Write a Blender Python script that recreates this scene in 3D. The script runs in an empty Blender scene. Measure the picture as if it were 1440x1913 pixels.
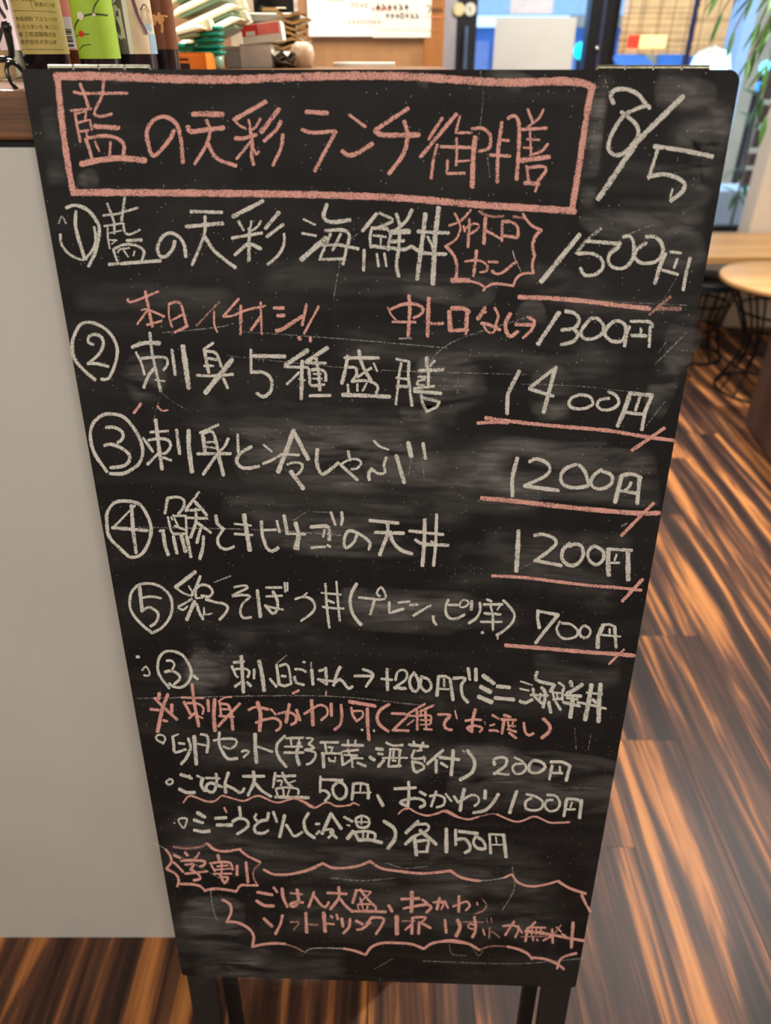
import bpy, math, random
import numpy as np
from mathutils import Vector, Matrix, Euler
random.seed(7)
SC = bpy.context.scene
COL = SC.collection
# ------------------------------------------------------------------ camera, world, lights, exposure
F_PX, CX, CY = 1330.0, 720.0, 956.5
CAM_H, PITCH = 1.42, math.radians(33)
cd = bpy.data.cameras.new('camera'); cam = bpy.data.objects.new('camera', cd); COL.objects.link(cam)
cam.location = (0, 0, CAM_H); cam.rotation_euler = (math.radians(90) - PITCH, 0, 0)
cd.sensor_fit = 'VERTICAL'; cd.sensor_height = 36; cd.sensor_width = 36
cd.lens = F_PX / 1913 * 36
cd.clip_start = 0.02; cd.clip_end = 100
cd.dof.use_dof = True; cd.dof.focus_distance = 0.74; cd.dof.aperture_fstop = 4.6
SC.camera = cam
vs = SC.view_settings
vs.view_transform = 'Standard'; vs.look = 'None'; vs.gamma = 1; vs.use_curve_mapping = False
vs.exposure = -0.05
w = bpy.data.worlds.new('world'); SC.world = w; w.use_nodes = True
bg = w.node_tree.nodes['Background']; bg.inputs[0].default_value = (0.50, 0.72, 1.0, 1); bg.inputs[1].default_value = 2.5

def lamp(name, kind, loc, energy, col, size=0.1, target=None, spot=None, blend=0.4):
    l = bpy.data.lights.new(name, kind); l.energy = energy; l.color = col
    if kind == 'AREA': l.shape = 'DISK'; l.size = size
    else: l.shadow_soft_size = size
    if kind == 'SPOT': l.spot_size = math.radians(spot); l.spot_blend = blend
    o = bpy.data.objects.new(name, l); COL.objects.link(o); o.location = loc
    if target is not None:
        o.rotation_euler = (Vector(target) - Vector(loc)).to_track_quat('-Z', 'Y').to_euler()
    return o
WARM = (1.0, 0.975, 0.93)
lamp('key_downlight', 'SPOT', (1.75, 2.15, 2.6), 260, WARM, 0.05, (0.8, 0.9, 0.0), 125)
lamp('ambient_fill', 'AREA', (-1.3, -2.0, 2.25), 23, WARM, 0.45, (0, 0.6, 0.8))  # unseen fill added low in front, for the board and counter front
lamp('ambient_fill', 'AREA', (1.1, -2.0, 2.25), 22, WARM, 0.45, (0, 0.6, 0.8))  # right-hand partner, also an added fill without a fixture
lamp('ambient_fill', 'AREA', (-1.0, 1.5, 2.62), 46, WARM, 0.30)
lamp('ambient_fill', 'AREA', (1.9, 3.2, 2.62), 18, WARM, 0.30)
lamp('ambient_fill', 'AREA', (0.1, 1.9, 2.62), 26, WARM, 0.30)
lamp('ambient_fill', 'AREA', (0.7, 3.4, 2.62), 30, WARM, 0.30, (0.9, 4.4, 1.4))  # added fill, brightens the door sheets and blinds at the window wall

# ------------------------------------------------------------------ helpers
def P(px, py, Y):
    "point where the ray of a photograph pixel meets the vertical plane y = Y"
    dx, dy = (px - CX) / F_PX, (py - CY) / F_PX
    d = Vector((dx, math.cos(PITCH) - dy * math.sin(PITCH), -math.sin(PITCH) - dy * math.cos(PITCH)))
    return Vector((0, 0, CAM_H)) + d * (Y / d.y)

def tag(o, label=None, cat=None, group=None, kind=None):
    if label: o['label'] = label
    if cat: o['category'] = cat
    if group: o['group'] = group
    if kind: o['kind'] = kind
    return o

def empty(name, loc=(0, 0, 0), rz=0.0):
    o = bpy.data.objects.new(name, None); COL.objects.link(o); o.location = loc; o.rotation_euler = (0, 0, rz)
    o.empty_display_size = 0.05
    return o

class MB:
    def __init__(s): s.v = []; s.f = []; s.m = []; s.mats = []; s.uv = []; s.sm = []
    def mi(s, mat):
        if mat not in s.mats: s.mats.append(mat)
        return s.mats.index(mat)
    def face(s, pts, mat, uv=None, smooth=False):
        b = len(s.v); s.v += [tuple(p) for p in pts]; s.f.append(tuple(range(b, b + len(pts))))
        s.m.append(s.mi(mat)); s.uv.append(uv or [(0.5, 0.5)] * len(pts)); s.sm.append(smooth)
    def grid(s, rows, mat, smooth=True, closed=False, uvs=None):
        "rows: list of equally long point lists"
        b = len(s.v); n = len(rows[0]); k = s.mi(mat)
        for r in rows: s.v += [tuple(p) for p in r]
        for i in range(len(rows) - 1):
            for j in range(n if closed else n - 1):
                j2 = (j + 1) % n
                s.f.append((b + i * n + j, b + i * n + j2, b + (i + 1) * n + j2, b + (i + 1) * n + j))
                s.m.append(k); s.sm.append(smooth)
                if uvs: s.uv.append([uvs[i][j], uvs[i][j2], uvs[i + 1][j2], uvs[i + 1][j]])
                else: s.uv.append([(0.5, 0.5)] * 4)
    def ngon(s, pts, mat): s.face(pts, mat)
    def box(s, a, b, mat, M=None):
        x0, y0, z0 = a; x1, y1, z1 = b
        c = [Vector((x, y, z)) for z in (z0, z1) for y in (y0, y1) for x in (x0, x1)]
        if M is not None: c = [M @ p for p in c]
        for q in ((0, 2, 3, 1), (4, 5, 7, 6), (0, 1, 5, 4), (2, 6, 7, 3), (0, 4, 6, 2), (1, 3, 7, 5)):
            s.face([c[i] for i in q], mat)
    def beam(s, p, q, w, d, mat, up=(0, 1, 0)):
        p, q = Vector(p), Vector(q); z = (q - p); L = z.length; z.normalize()
        y = Vector(up); x = y.cross(z).normalized(); y = z.cross(x)
        M = Matrix(((x.x, y.x, z.x, p.x), (x.y, y.y, z.y, p.y), (x.z, y.z, z.z, p.z), (0, 0, 0, 1)))
        s.box((-w / 2, -d / 2, 0), (w / 2, d / 2, L), mat, M)
    def lathe(s, prof, mat, n=28, c=(0, 0, 0), sx=1, sy=1):
        rows = [[(c[0] + r * sx * math.cos(2 * math.pi * j / n), c[1] + r * sy * math.sin(2 * math.pi * j / n), c[2] + z) for j in range(n)] for r, z in prof]
        s.grid(rows, mat, True, True)
    def tube(s, pts, r, mat, n=8, closed=False, caps=True):
        pts = [Vector(p) for p in pts]; rows = []; N = len(pts)
        prev = None
        for i, p in enumerate(pts):
            a = pts[(i - 1) % N] if (closed or i) else p; b = pts[(i + 1) % N] if (closed or i < N - 1) else p
            t = (b - a).normalized()
            if prev is None:
                prev = t.orthogonal().normalized()
            u = (prev - t * prev.dot(t)).normalized(); prev = u; v = t.cross(u)
            rr = r[i] if isinstance(r, (list, tuple)) else r
            rows.append([p + (u * math.cos(2 * math.pi * k / n) + v * math.sin(2 * math.pi * k / n)) * rr for k in range(n)])
        if closed: rows.append(rows[0])
        s.grid(rows, mat, True, True)
        if caps and not closed: s.face(rows[0][::-1], mat); s.face(rows[-1], mat)
    def build(s, name, parent=None, bevel=0.0, seg=2, loc=None):
        me = bpy.data.meshes.new(name); me.from_pydata(s.v, [], s.f)
        for m in s.mats: me.materials.append(m)
        me.polygons.foreach_set('material_index', s.m); me.polygons.foreach_set('use_smooth', s.sm)
        uvl = me.uv_layers.new(name='UVMap')
        flat = [c for f in s.uv for p in f for c in p]
        uvl.data.foreach_set('uv', flat)
        me.validate(); me.update()
        o = bpy.data.objects.new(name, me); COL.objects.link(o)
        if parent: o.parent = parent
        if loc: o.location = loc
        if bevel:
            import bmesh
            bm = bmesh.new(); bm.from_mesh(me); bmesh.ops.remove_doubles(bm, verts=bm.verts, dist=1e-5); bm.to_mesh(me); bm.free()
            md = o.modifiers.new('bevel', 'BEVEL'); md.width = bevel; md.segments = seg; md.limit_method = 'ANGLE'
        return o

def dup(o, parent=None):
    c = o.copy(); COL.objects.link(c); c.parent = parent
    for ch in [x for x in bpy.data.objects if x.parent == o]: dup(ch, c)
    return c

# --- node materials
def nodes(name):
    m = bpy.data.materials.new(name); m.use_nodes = True
    nt = m.node_tree; return m, nt, nt.nodes['Principled BSDF'], nt.nodes['Material Output']
def N(nt, typ, **kw):
    n = nt.nodes.new(typ)
    for k, v in kw.items():
        if k.startswith('i_'):
            n.inputs[k[2:].replace('_', ' ')].default_value = v
        else: setattr(n, k, v)
    return n
def L(nt, a, b): nt.links.new(a, b)
def math_n(nt, op, a, b=None, c=None, clamp=False):
    n = nt.nodes.new('ShaderNodeMath'); n.operation = op; n.use_clamp = clamp
    for i, x in enumerate((a, b, c)):
        if x is None: continue
        if isinstance(x, (int, float)): n.inputs[i].default_value = x
        else: nt.links.new(x, n.inputs[i])
    return n.outputs[0]
def noise(nt, scale, detail=2.0, stretch=(1, 1, 1), dist=0.0, offs=None):
    tc = N(nt, 'ShaderNodeTexCoord'); mp = N(nt, 'ShaderNodeMapping'); mp.inputs['Scale'].default_value = stretch
    L(nt, tc.outputs['Object'], mp.inputs['Vector'])
    if offs is not None: L(nt, offs, mp.inputs['Location'])
    n = N(nt, 'ShaderNodeTexNoise'); n.inputs['Scale'].default_value = scale; n.inputs['Detail'].default_value = detail
    n.inputs['Distortion'].default_value = dist
    L(nt, mp.outputs[0], n.inputs['Vector']); return n.outputs['Fac']
def ramp(nt, fac, stops):
    r = N(nt, 'ShaderNodeValToRGB'); e = r.color_ramp.elements
    while len(e) < len(stops): e.new(0.5)
    for k, (p, c) in enumerate(stops):
        e[k].position = p; e[k].color = (c[0], c[1], c[2], 1) if not isinstance(c, (int, float)) else (c, c, c, 1)
    L(nt, fac, r.inputs[0]); return r.outputs[0]
def srgb(r, g, b):
    return tuple(((x / 255) / 12.92 if x / 255 <= 0.04045 else ((x / 255 + 0.055) / 1.055) ** 2.4) for x in (r, g, b))
def simple(name, rgb, rough=0.5, metal=0.0, var=0.12, scale=30, trans=0.0, bump=0.0, ior=1.45, spec=None):
    m, nt, b, out = nodes(name)
    n = noise(nt, scale, 3)
    c0 = tuple(x * (1 - var) for x in rgb); c1 = tuple(min(1, x * (1 + var)) for x in rgb)
    L(nt, ramp(nt, n, [(0.3, c0), (0.7, c1)]), b.inputs['Base Color'])
    b.inputs['Roughness'].default_value = rough; b.inputs['Metallic'].default_value = metal
    b.inputs['IOR'].default_value = ior
    if trans: b.inputs['Transmission Weight'].default_value = trans
    if spec is not None: b.inputs['Specular IOR Level'].default_value = spec
    if bump:
        bp = N(nt, 'ShaderNodeBump'); bp.inputs['Strength'].default_value = bump; bp.inputs['Distance'].default_value = 0.002
        L(nt, n, bp.inputs['Height']); L(nt, bp.outputs[0], b.inputs['Normal'])
    return m
def wood(name, dark, light, axis='x', scale=6.0, rough=0.4, contrast=(0.35, 0.65), rnd=False, stretch=14):
    m, nt, b, out = nodes(name)
    st = {'x': (1.0 / stretch, 1, 1), 'y': (1, 1.0 / stretch, 1), 'z': (1, 1, 1.0 / stretch)}[axis]
    offs = None
    if rnd:
        oi = N(nt, 'ShaderNodeObjectInfo'); cmb = N(nt, 'ShaderNodeCombineXYZ')
        r1 = math_n(nt, 'MULTIPLY', oi.outputs['Random'], 37.0); L(nt, r1, cmb.inputs[0]); L(nt, r1, cmb.inputs[1]); L(nt, r1, cmb.inputs[2])
        offs = cmb.outputs[0]
    n1 = noise(nt, scale, 4, st, 0.6, offs); n2 = noise(nt, scale * 6, 3, st, 0.2, offs)
    f = math_n(nt, 'ADD', math_n(nt, 'MULTIPLY', n1, 0.75), math_n(nt, 'MULTIPLY', n2, 0.25))
    mid = tuple((a + c) / 2 for a, c in zip(dark, light))
    L(nt, ramp(nt, f, [(contrast[0], dark), ((contrast[0] + contrast[1]) / 2, mid), (contrast[1], light)]), b.inputs['Base Color'])
    b.inputs['Roughness'].default_value = rough
    bp = N(nt, 'ShaderNodeBump'); bp.inputs['Strength'].default_value = 0.15; bp.inputs['Distance'].default_value = 0.001
    L(nt, n2, bp.inputs['Height']); L(nt, bp.outputs[0], b.inputs['Normal'])
    return m
def tiger(name):
    m, nt, b, out = nodes(name)
    oi = N(nt, 'ShaderNodeObjectInfo'); cmb = N(nt, 'ShaderNodeCombineXYZ'); r1 = math_n(nt, 'MULTIPLY', oi.outputs['Random'], 37.0)
    for q in range(3): L(nt, r1, cmb.inputs[q])
    n1 = noise(nt, 20, 4, (1, 0.05, 1), 0.55, cmb.outputs[0]); n2 = noise(nt, 110, 3, (1, 0.04, 1), 0.2, cmb.outputs[0]); n3 = noise(nt, 4, 2, (1, .4, 1), 0.3, cmb.outputs[0])
    f = math_n(nt, 'ADD', math_n(nt, 'MULTIPLY', n1, 0.72), math_n(nt, 'ADD', math_n(nt, 'MULTIPLY', n2, 0.16), math_n(nt, 'MULTIPLY', n3, 0.12)))
    L(nt, ramp(nt, f, [(0.40, srgb(40, 27, 22)), (0.47, srgb(66, 42, 32)), (0.53, srgb(104, 68, 48)), (0.565, srgb(164, 104, 58)), (0.62, srgb(202, 134, 74))]), b.inputs['Base Color'])
    b.inputs['Roughness'].default_value = 0.46; b.inputs['Specular IOR Level'].default_value = 0.33
    bp = N(nt, 'ShaderNodeBump'); bp.inputs['Strength'].default_value = 0.2; bp.inputs['Distance'].default_value = 0.0008
    L(nt, n2, bp.inputs['Height']); L(nt, bp.outputs[0], b.inputs['Normal'])
    return m
def emit(name, rgb, strength):
    m, nt, b, out = nodes(name)
    n = noise(nt, 8, 1)
    L(nt, ramp(nt, n, [(0.2, tuple(x * 0.85 for x in rgb)), (0.8, rgb)]), b.inputs['Emission Color'])
    b.inputs['Emission Strength'].default_value = strength; b.inputs['Base Color'].default_value = (*rgb, 1)
    return m

def catmull(pts, step):
    if len(pts) < 3: return resample(pts, step)
    out = []
    n = len(pts)
    closed = (pts[0] == pts[-1])
    for i in range(n - 1):
        p1, p2 = pts[i], pts[i + 1]
        p0 = pts[i - 1] if i > 0 else (pts[-2] if closed else (2 * p1[0] - p2[0], 2 * p1[1] - p2[1]))
        p3 = pts[i + 2] if i + 2 < n else (pts[1] if closed else (2 * p2[0] - p1[0], 2 * p2[1] - p1[1]))
        k = max(2, int(math.dist(p1, p2) / step))
        for j in range(k):
            t = j / k
            out.append(tuple(0.5 * (2 * p1[a] + (p2[a] - p0[a]) * t + (2 * p0[a] - 5 * p1[a] + 4 * p2[a] - p3[a]) * t * t + (3 * p1[a] - p0[a] - 3 * p2[a] + p3[a]) * t ** 3) for a in (0, 1)))
    out.append(pts[-1]); return out
def resample(pts, step):
    out = []
    for i in range(len(pts) - 1):
        k = max(1, int(math.dist(pts[i], pts[i + 1]) / step))
        for j in range(k):
            t = j / k; out.append(tuple(pts[i][a] * (1 - t) + pts[i + 1][a] * t for a in (0, 1)))
    out.append(pts[-1]); return out
def ribbon(mb, pts, width, mat, mapf, smooth=True, step=4.0, jitter=0.07, lift=0.0, cap=True):
    "a drawn stroke: pts in drawing units, mapf(x, y, lift) -> 3D point"
    pts = catmull(pts, step) if smooth else resample(pts, step)
    segs = []; n = len(pts)
    ph = random.random() * 9
    for i, p in enumerate(pts):
        a = pts[max(i - 1, 0)]; b = pts[min(i + 1, n - 1)]
        dx, dy = b[0] - a[0], b[1] - a[1]; l = math.hypot(dx, dy) or 1
        t = (dx / l, dy / l); wv = width * (1 + jitter * math.sin(i * 0.9 + ph) + jitter * 0.7 * math.sin(i * 0.37 + 2 * ph))
        segs.append((p, t, wv / 2))
    if cap:
        h = width / 2
        p, t, hw = segs[0]
        pre = [((p[0] - t[0] * h * s, p[1] - t[1] * h * s), t, hw * c) for s, c in ((0.75, 0.5), (0.45, 0.85))]
        p, t, hw = segs[-1]
        post = [((p[0] + t[0] * h * s, p[1] + t[1] * h * s), t, hw * c) for s, c in ((0.45, 0.85), (0.75, 0.5))]
        segs = pre + segs + post
    rows = []; uvs = []; m = len(segs)
    for i, (p, t, hw) in enumerate(segs):
        u = i / (m - 1)
        rows.append([mapf(p[0] - t[1] * hw * s, p[1] + t[0] * hw * s, lift) for s in (-1, 1)])
        uvs.append([(u, 0), (u, 1)])
    mb.grid(rows, mat, False, False, uvs)
# ------------------------------------------------------------------ materials
M_floor = tiger('tiger_plank')
M_joint = simple('floor_joint', srgb(52, 34, 26), 0.8)
M_wall = simple('cream_wall', srgb(214, 204, 186), 0.85, var=0.03, scale=4)
M_ceil = simple('ceiling_white', srgb(225, 220, 210), 0.9, var=0.02)
M_panel = simple('counter_panel', srgb(206, 204, 198), 0.55, var=0.035, scale=5, bump=0.05)
M_topw = wood('counter_wood', srgb(66, 42, 25), srgb(146, 100, 60), 'x', 60.0, 0.42, (0.3, 0.7), False, 20)
M_ply = wood('brown_partition', srgb(134, 92, 54), srgb(174, 126, 78), 'z', 5.0, 0.5, (0.3, 0.7), False, 6)
M_plyf = wood('orange_trim', srgb(140, 84, 34), srgb(182, 118, 56), 'z', 6.0, 0.45, (0.3, 0.7))
M_tablew = wood('light_table', srgb(196, 146, 88), srgb(226, 180, 120), 'x', 9.0, 0.38, (0.3, 0.7), False, 10)
M_black = simple('black_metal', (0.012, 0.012, 0.013), 0.4, 0.6)
M_blackp = simple('black_paint', (0.016, 0.015, 0.015), 0.5, bump=0.1, scale=200)
M_frameb = simple('black_frame', srgb(30, 30, 34), 0.35, 0.3)
M_grey = simple('grey_post', srgb(176, 170, 172), 0.6, var=0.05)
M_chrome = simple('chrome', (0.75, 0.75, 0.72), 0.16, 1.0, var=0.03)
M_nickel = simple('nickel', srgb(150, 148, 130), 0.35, 1.0, var=0.3, scale=500)
M_glossb = simple('gloss_black', (0.008, 0.008, 0.008), 0.08)
M_edge = simple('worn_board_edge', srgb(120, 96, 72), 0.7, var=0.35, scale=120)
M_dkwood = wood('dark_cabinet', srgb(58, 42, 36), srgb(98, 74, 60), 'z', 7.0, 0.35, (0.3, 0.7))
M_white = simple('white_card', srgb(232, 228, 215), 0.6, var=0.03)
M_cream = simple('cream_plastic', srgb(236, 230, 200), 0.28, var=0.04)
M_cgreen = simple('sage_plastic', srgb(140, 172, 144), 0.3, var=0.08)
M_teal = simple('teal_plastic', srgb(24, 150, 124), 0.16, var=0.15)
M_orange = simple('orange_card', srgb(236, 128, 14), 0.45, var=0.08)
M_red = simple('red_print', srgb(222, 54, 38), 0.5, var=0.08)
M_pinkp = simple('light_red_print', srgb(236, 120, 106), 0.5, var=0.1, scale=300)
M_kraft = simple('kraft_paper', srgb(176, 136, 84), 0.8, var=0.2, scale=40)
M_paper = simple('paper', srgb(240, 234, 222), 0.8, var=0.02)
M_paperg = simple('grey_paper', srgb(206, 204, 196), 0.8, var=0.03, scale=6)
M_ink = simple('ink', srgb(40, 36, 34), 0.8)
M_inkb = simple('brown_ink', srgb(104, 84, 50), 0.8)
M_inkr = simple('pink_ink', srgb(236, 130, 110), 0.8)
M_leaf = simple('leaf', srgb(62, 104, 34), 0.45, var=0.45, scale=14)
M_stem = simple('stem', srgb(92, 74, 40), 0.7)
M_glass = None
def glass(name, tint=(1, 1, 1), rough=0.0, thin=True):
    m, nt, b, out = nodes(name)
    tr = N(nt, 'ShaderNodeBsdfTransparent'); gl = N(nt, 'ShaderNodeBsdfGlossy'); gl.inputs['Roughness'].default_value = 0.03
    tr.inputs['Color'].default_value = (*tint, 1)
    mx = N(nt, 'ShaderNodeMixShader'); fr = N(nt, 'ShaderNodeFresnel'); fr.inputs['IOR'].default_value = 1.45
    L(nt, fr.outputs[0], mx.inputs[0]); L(nt, tr.outputs[0], mx.inputs[1]); L(nt, gl.outputs[0], mx.inputs[2])
    L(nt, mx.outputs[0], out.inputs['Surface']); return m
M_pane = glass('window_glass', (0.93, 0.97, 1.0))
M_dkglass = simple('dark_bottle_glass', (0.02, 0.014, 0.02), 0.07, var=0.2)
M_brglass = simple('brown_bottle_glass', srgb(96, 52, 30), 0.1, var=0.25, scale=12)
M_clrglass = simple('clear_bottle_glass', (0.80, 0.86, 0.76), 0.03, trans=0.9, var=0.02)

# --- chalkboard
def board_mat():
    m, nt, b, out = nodes('chalkboard_paint')
    lo = noise(nt, 5.0, 4, (1, 1, 1.6), 0.8); st = noise(nt, 26.0, 4, (0.16, 1, 1.3), 0.4); fine = noise(nt, 420, 2)
    vst = noise(nt, 30.0, 2, (1.2, 1, 0.12), 0.2)
    a = math_n(nt, 'MULTIPLY', math_n(nt, 'SUBTRACT', lo, 0.47, clamp=True), 0.10)
    c = math_n(nt, 'MULTIPLY', math_n(nt, 'SUBTRACT', st, 0.50, clamp=True), 0.12)
    d = math_n(nt, 'MULTIPLY', math_n(nt, 'SUBTRACT', vst, 0.56, clamp=True), 0.06)
    s = math_n(nt, 'ADD', math_n(nt, 'ADD', a, c), d)
    s = math_n(nt, 'MULTIPLY', s, math_n(nt, 'ADD', math_n(nt, 'MULTIPLY', fine, 1.2), 0.4))
    # chalk crumbs
    tc = N(nt, 'ShaderNodeTexCoord'); vo = N(nt, 'ShaderNodeTexVoronoi'); vo.inputs['Scale'].default_value = 260
    L(nt, tc.outputs['Object'], vo.inputs['Vector'])
    dot = math_n(nt, 'LESS_THAN', vo.outputs['Distance'], 0.15)
    sep = N(nt, 'ShaderNodeSeparateColor'); L(nt, vo.outputs['Color'], sep.inputs[0])
    msk = noise(nt, 9, 2)
    keep = math_n(nt, 'GREATER_THAN', math_n(nt, 'ADD', sep.outputs[0], math_n(nt, 'MULTIPLY', msk, 0.5)), 1.10)
    dots = math_n(nt, 'MULTIPLY', math_n(nt, 'MULTIPLY', dot, keep), 0.4)
    s = math_n(nt, 'ADD', s, dots, clamp=True)
    mx = N(nt, 'ShaderNodeMix'); mx.data_type = 'RGBA'
    mx.inputs['A'].default_value = (0.0075, 0.0070, 0.0072, 1); mx.inputs['B'].default_value = (0.50, 0.48, 0.45, 1)
    L(nt, s, mx.inputs['Factor']); L(nt, mx.outputs['Result'], b.inputs['Base Color'])
    b.inputs['Roughness'].default_value = 0.62
    b.inputs['Specular IOR Level'].default_value = 0.22
    return m
M_board = board_mat()

def chalk(name, col, thr, edge, grain=1350.0, soft=9.0, amax=1.0):
    "chalk rubbed on the board: the grain of the board shows through, more so at the rims of a stroke"
    m, nt, b, out = nodes(name)
    g = noise(nt, grain, 2); lo = noise(nt, 60, 2, (1, 1, 1), 0.3)
    uv = N(nt, 'ShaderNodeUVMap'); sp = N(nt, 'ShaderNodeSeparateXYZ'); L(nt, uv.outputs[0], sp.inputs[0])
    r = math_n(nt, 'ABSOLUTE', math_n(nt, 'MULTIPLY_ADD', sp.outputs[1], 2.0, -1.0))
    r4 = math_n(nt, 'POWER', r, 4.0)
    t = math_n(nt, 'SUBTRACT', thr, math_n(nt, 'MULTIPLY', r4, edge))
    t = math_n(nt, 'ADD', t, math_n(nt, 'MULTIPLY', math_n(nt, 'SUBTRACT', lo, 0.5), 0.28))
    a = math_n(nt, 'MULTIPLY', math_n(nt, 'SUBTRACT', t, g), soft)
    a = math_n(nt, 'MULTIPLY', math_n(nt, 'ADD', a, 0.5, clamp=True), amax, clamp=True)
    cg = noise(nt, grain * 0.6, 2)
    L(nt, ramp(nt, cg, [(0.3, tuple(x * 0.78 for x in col)), (0.7, tuple(min(1, x * 1.12) for x in col))]), b.inputs['Base Color'])
    b.inputs['Roughness'].default_value = 0.95; b.inputs['Specular IOR Level'].default_value = 0.1
    L(nt, a, b.inputs['Alpha']); return m
CW, CP = (0.74, 0.73, 0.665), (0.82, 0.43, 0.37)
M_cw = chalk('white_chalk', CW, 0.615, 0.13, soft=12.0); M_cp = chalk('pink_chalk', CP, 0.615, 0.13, soft=12.0)
M_fw = chalk('worn_white_chalk', CW, 0.52, 0.2, amax=0.75); M_fp = chalk('worn_pink_chalk', tuple(x * 0.85 for x in CP), 0.54, 0.2, amax=0.8)
M_sc = chalk('chalk_scratch', CW, 0.50, 0.15, 600, 6.0, 0.38)
def smear(amt):
    m, nt, b, out = nodes('wiped_chalk')
    uv = N(nt, 'ShaderNodeUVMap'); sp = N(nt, 'ShaderNodeSeparateXYZ'); L(nt, uv.outputs[0], sp.inputs[0])
    fv = math_n(nt, 'MULTIPLY', math_n(nt, 'MULTIPLY', sp.outputs[1], math_n(nt, 'SUBTRACT', 1.0, sp.outputs[1])), 4.0)
    fu = math_n(nt, 'MULTIPLY', math_n(nt, 'MULTIPLY', sp.outputs[0], math_n(nt, 'SUBTRACT', 1.0, sp.outputs[0])), 12.0, clamp=True)
    n1 = noise(nt, 42, 5, (0.28, 1, 1), 0.8); n2 = math_n(nt, 'ADD', noise(nt, 500, 2), math_n(nt, 'MULTIPLY', math_n(nt, 'SUBTRACT', noise(nt, 260, 3, (0.12, 1, 1)), 0.5), 2.2))
    k = math_n(nt, 'MULTIPLY', math_n(nt, 'SUBTRACT', n1, 0.36, clamp=True), amt)
    a = math_n(nt, 'MULTIPLY', math_n(nt, 'MULTIPLY', fv, fu), math_n(nt, 'MULTIPLY', k, math_n(nt, 'ADD', n2, 0.45)))
    b.inputs['Base Color'].default_value = (0.60, 0.58, 0.56, 1); b.inputs['Roughness'].default_value = 0.95
    L(nt, a, b.inputs['Alpha']); return m
M_sm = smear(0.32); M_so = smear(0.44)

# ------------------------------------------------------------------ the room
XL, XR, YB, YF, ZC = -2.6, 3.4, -2.4, 4.4, 2.7
def wall(name, a, b, mat):
    m = MB(); m.box(a, b, mat); return tag(m.build(name), kind='structure')
floor = empty('floor'); tag(floor, kind='structure')
m = MB(); m.box((XL, YB, -0.06), (XR, YF, -0.012), M_joint); m.build('subfloor', floor)
PW, PL = 0.1868, 1.32
x0 = -0.404 - PW * 12
pm = MB(); pm.box((-PW / 2 + 0.0004, -PL / 2 + 0.0004, -0.012), (PW / 2 - 0.0004, PL / 2 - 0.0004, 0.0), M_floor)
first = None
k = 0; i = 0
while x0 + i * PW < XR:
    xc = x0 + (i + 0.5) * PW
    if xc > XL - 0.1:
        off = {0: 0.0, 1: 0.62, 2: 0.28}[i % 3] + 0.03 * ((i * 7) % 5)
        y = YB - off
        while y < YF:
            yc = y + PL / 2
            if yc + PL / 2 > YB and xc < XR:
                if first is None:
                    first = pm.build('plank', floor, bevel=0); o = first
                else:
                    o = first.copy(); COL.objects.link(o)
                o.location = (xc, yc, random.uniform(-0.0006, 0)); o.rotation_euler = (0, 0, 0 if k % 2 else math.pi)
                k += 1
            y += PL
    i += 1
# the three-metre tiger stripes fade into the wall line; the ends of the boards stop under the skirting
wall('wall_left', (XL - 0.1, YB, 0), (XL, YF, ZC), M_wall)
wall('wall_right', (XR, YB, 0), (XR + 0.1, YF, ZC), M_wall)
wall('wall_behind', (XL, YB - 0.1, 0), (XR, YB, ZC), M_wall)
wall('ceiling', (XL, YB, ZC), (XR, YF + 0.1, ZC + 0.08), M_ceil)
# window wall at y = YF : sill wall, door and window between posts
D0, D1, D2 = P(852, 60, YF).x, P(1096, 60, YF).x, P(1142, 60, YF).x
WB = P(1380, 433, YF).z
def front_piece(name, xa, xb, za, zb, mat):
    return wall(name, (xa, YF, za), (xb, YF + 0.12, zb), mat)
front_piece('wall_front', XL, D0 - 0.09, 0, ZC, M_wall)
front_piece('wall_sill', D2, XR, 0, WB, simple('sill_wall', srgb(170, 160, 146), 0.8, var=0.06))
front_piece('wall_lintel', D0 - 0.09, XR, 2.35, ZC, M_wall)
front_piece('trim_1', D0 - 0.09, D0, 0, 2.35, M_grey)
# glazed door with black stile
door = empty('door_1', (D0, YF, 0)); tag(door, kind='structure')
dw = D1 - D0; st = P(890, 60, YF).x - D0
m = MB(); m.box((0, 0.0, 0.02), (st, 0.05, 2.35), M_frameb); m.box((st, 0, 0.02), (dw, 0.05, 0.35), M_frameb); m.box((st, 0, 2.26), (dw, 0.05, 2.35), M_frameb)
m.build('door_frame', door, bevel=0.003)
m = MB(); m.box((st, 0.02, 0.35), (dw, 0.028, 2.26), M_pane); m.build('glass_pane', door)
m = MB(); m.tube([(st * 0.45, -0.05, 1.20), (st * 0.45, -0.05, 1.52)], 0.011, simple('handle_blue_reflection', srgb(120, 150, 190), 0.25, 0.8), 10)  # the blue reflection on the handle is put into its base colour
m.box((st * 0.38, -0.05, 1.22), (st * 0.52, 0, 1.24), M_black); m.box((st * 0.38, -0.05, 1.48), (st * 0.52, 0, 1.50), M_black); m.build('handle', door)
mull = empty('trim_2', (D1, YF, 0)); tag(mull, kind='structure')
m = MB(); m.box((0, -0.03, 0), (D2 - D1, 0.08, 2.35), M_frameb); m.build('mullion_post', mull, bevel=0.004)
m = MB(); m.box(((D2 - D1) * .45, -0.038, 0.3), ((D2 - D1) * .60, -0.03, 2.3), simple('post_groove', srgb(50, 54, 76), 0.3)); m.lathe([(0.0, -0.011), (0.009, -0.008), (0.012, 0), (0.009, 0.008), (0, 0.011)], M_chrome, 12, ((D2 - D1) * .42, -0.042, P(1112, 90, YF).z)); m.build('post_channel', mull)
win = empty('window_1', (D2, YF, 0)); tag(win, kind='structure')
ww = XR - D2; WP = P(1285, 110, YF).x - D2
m = MB()
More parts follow.
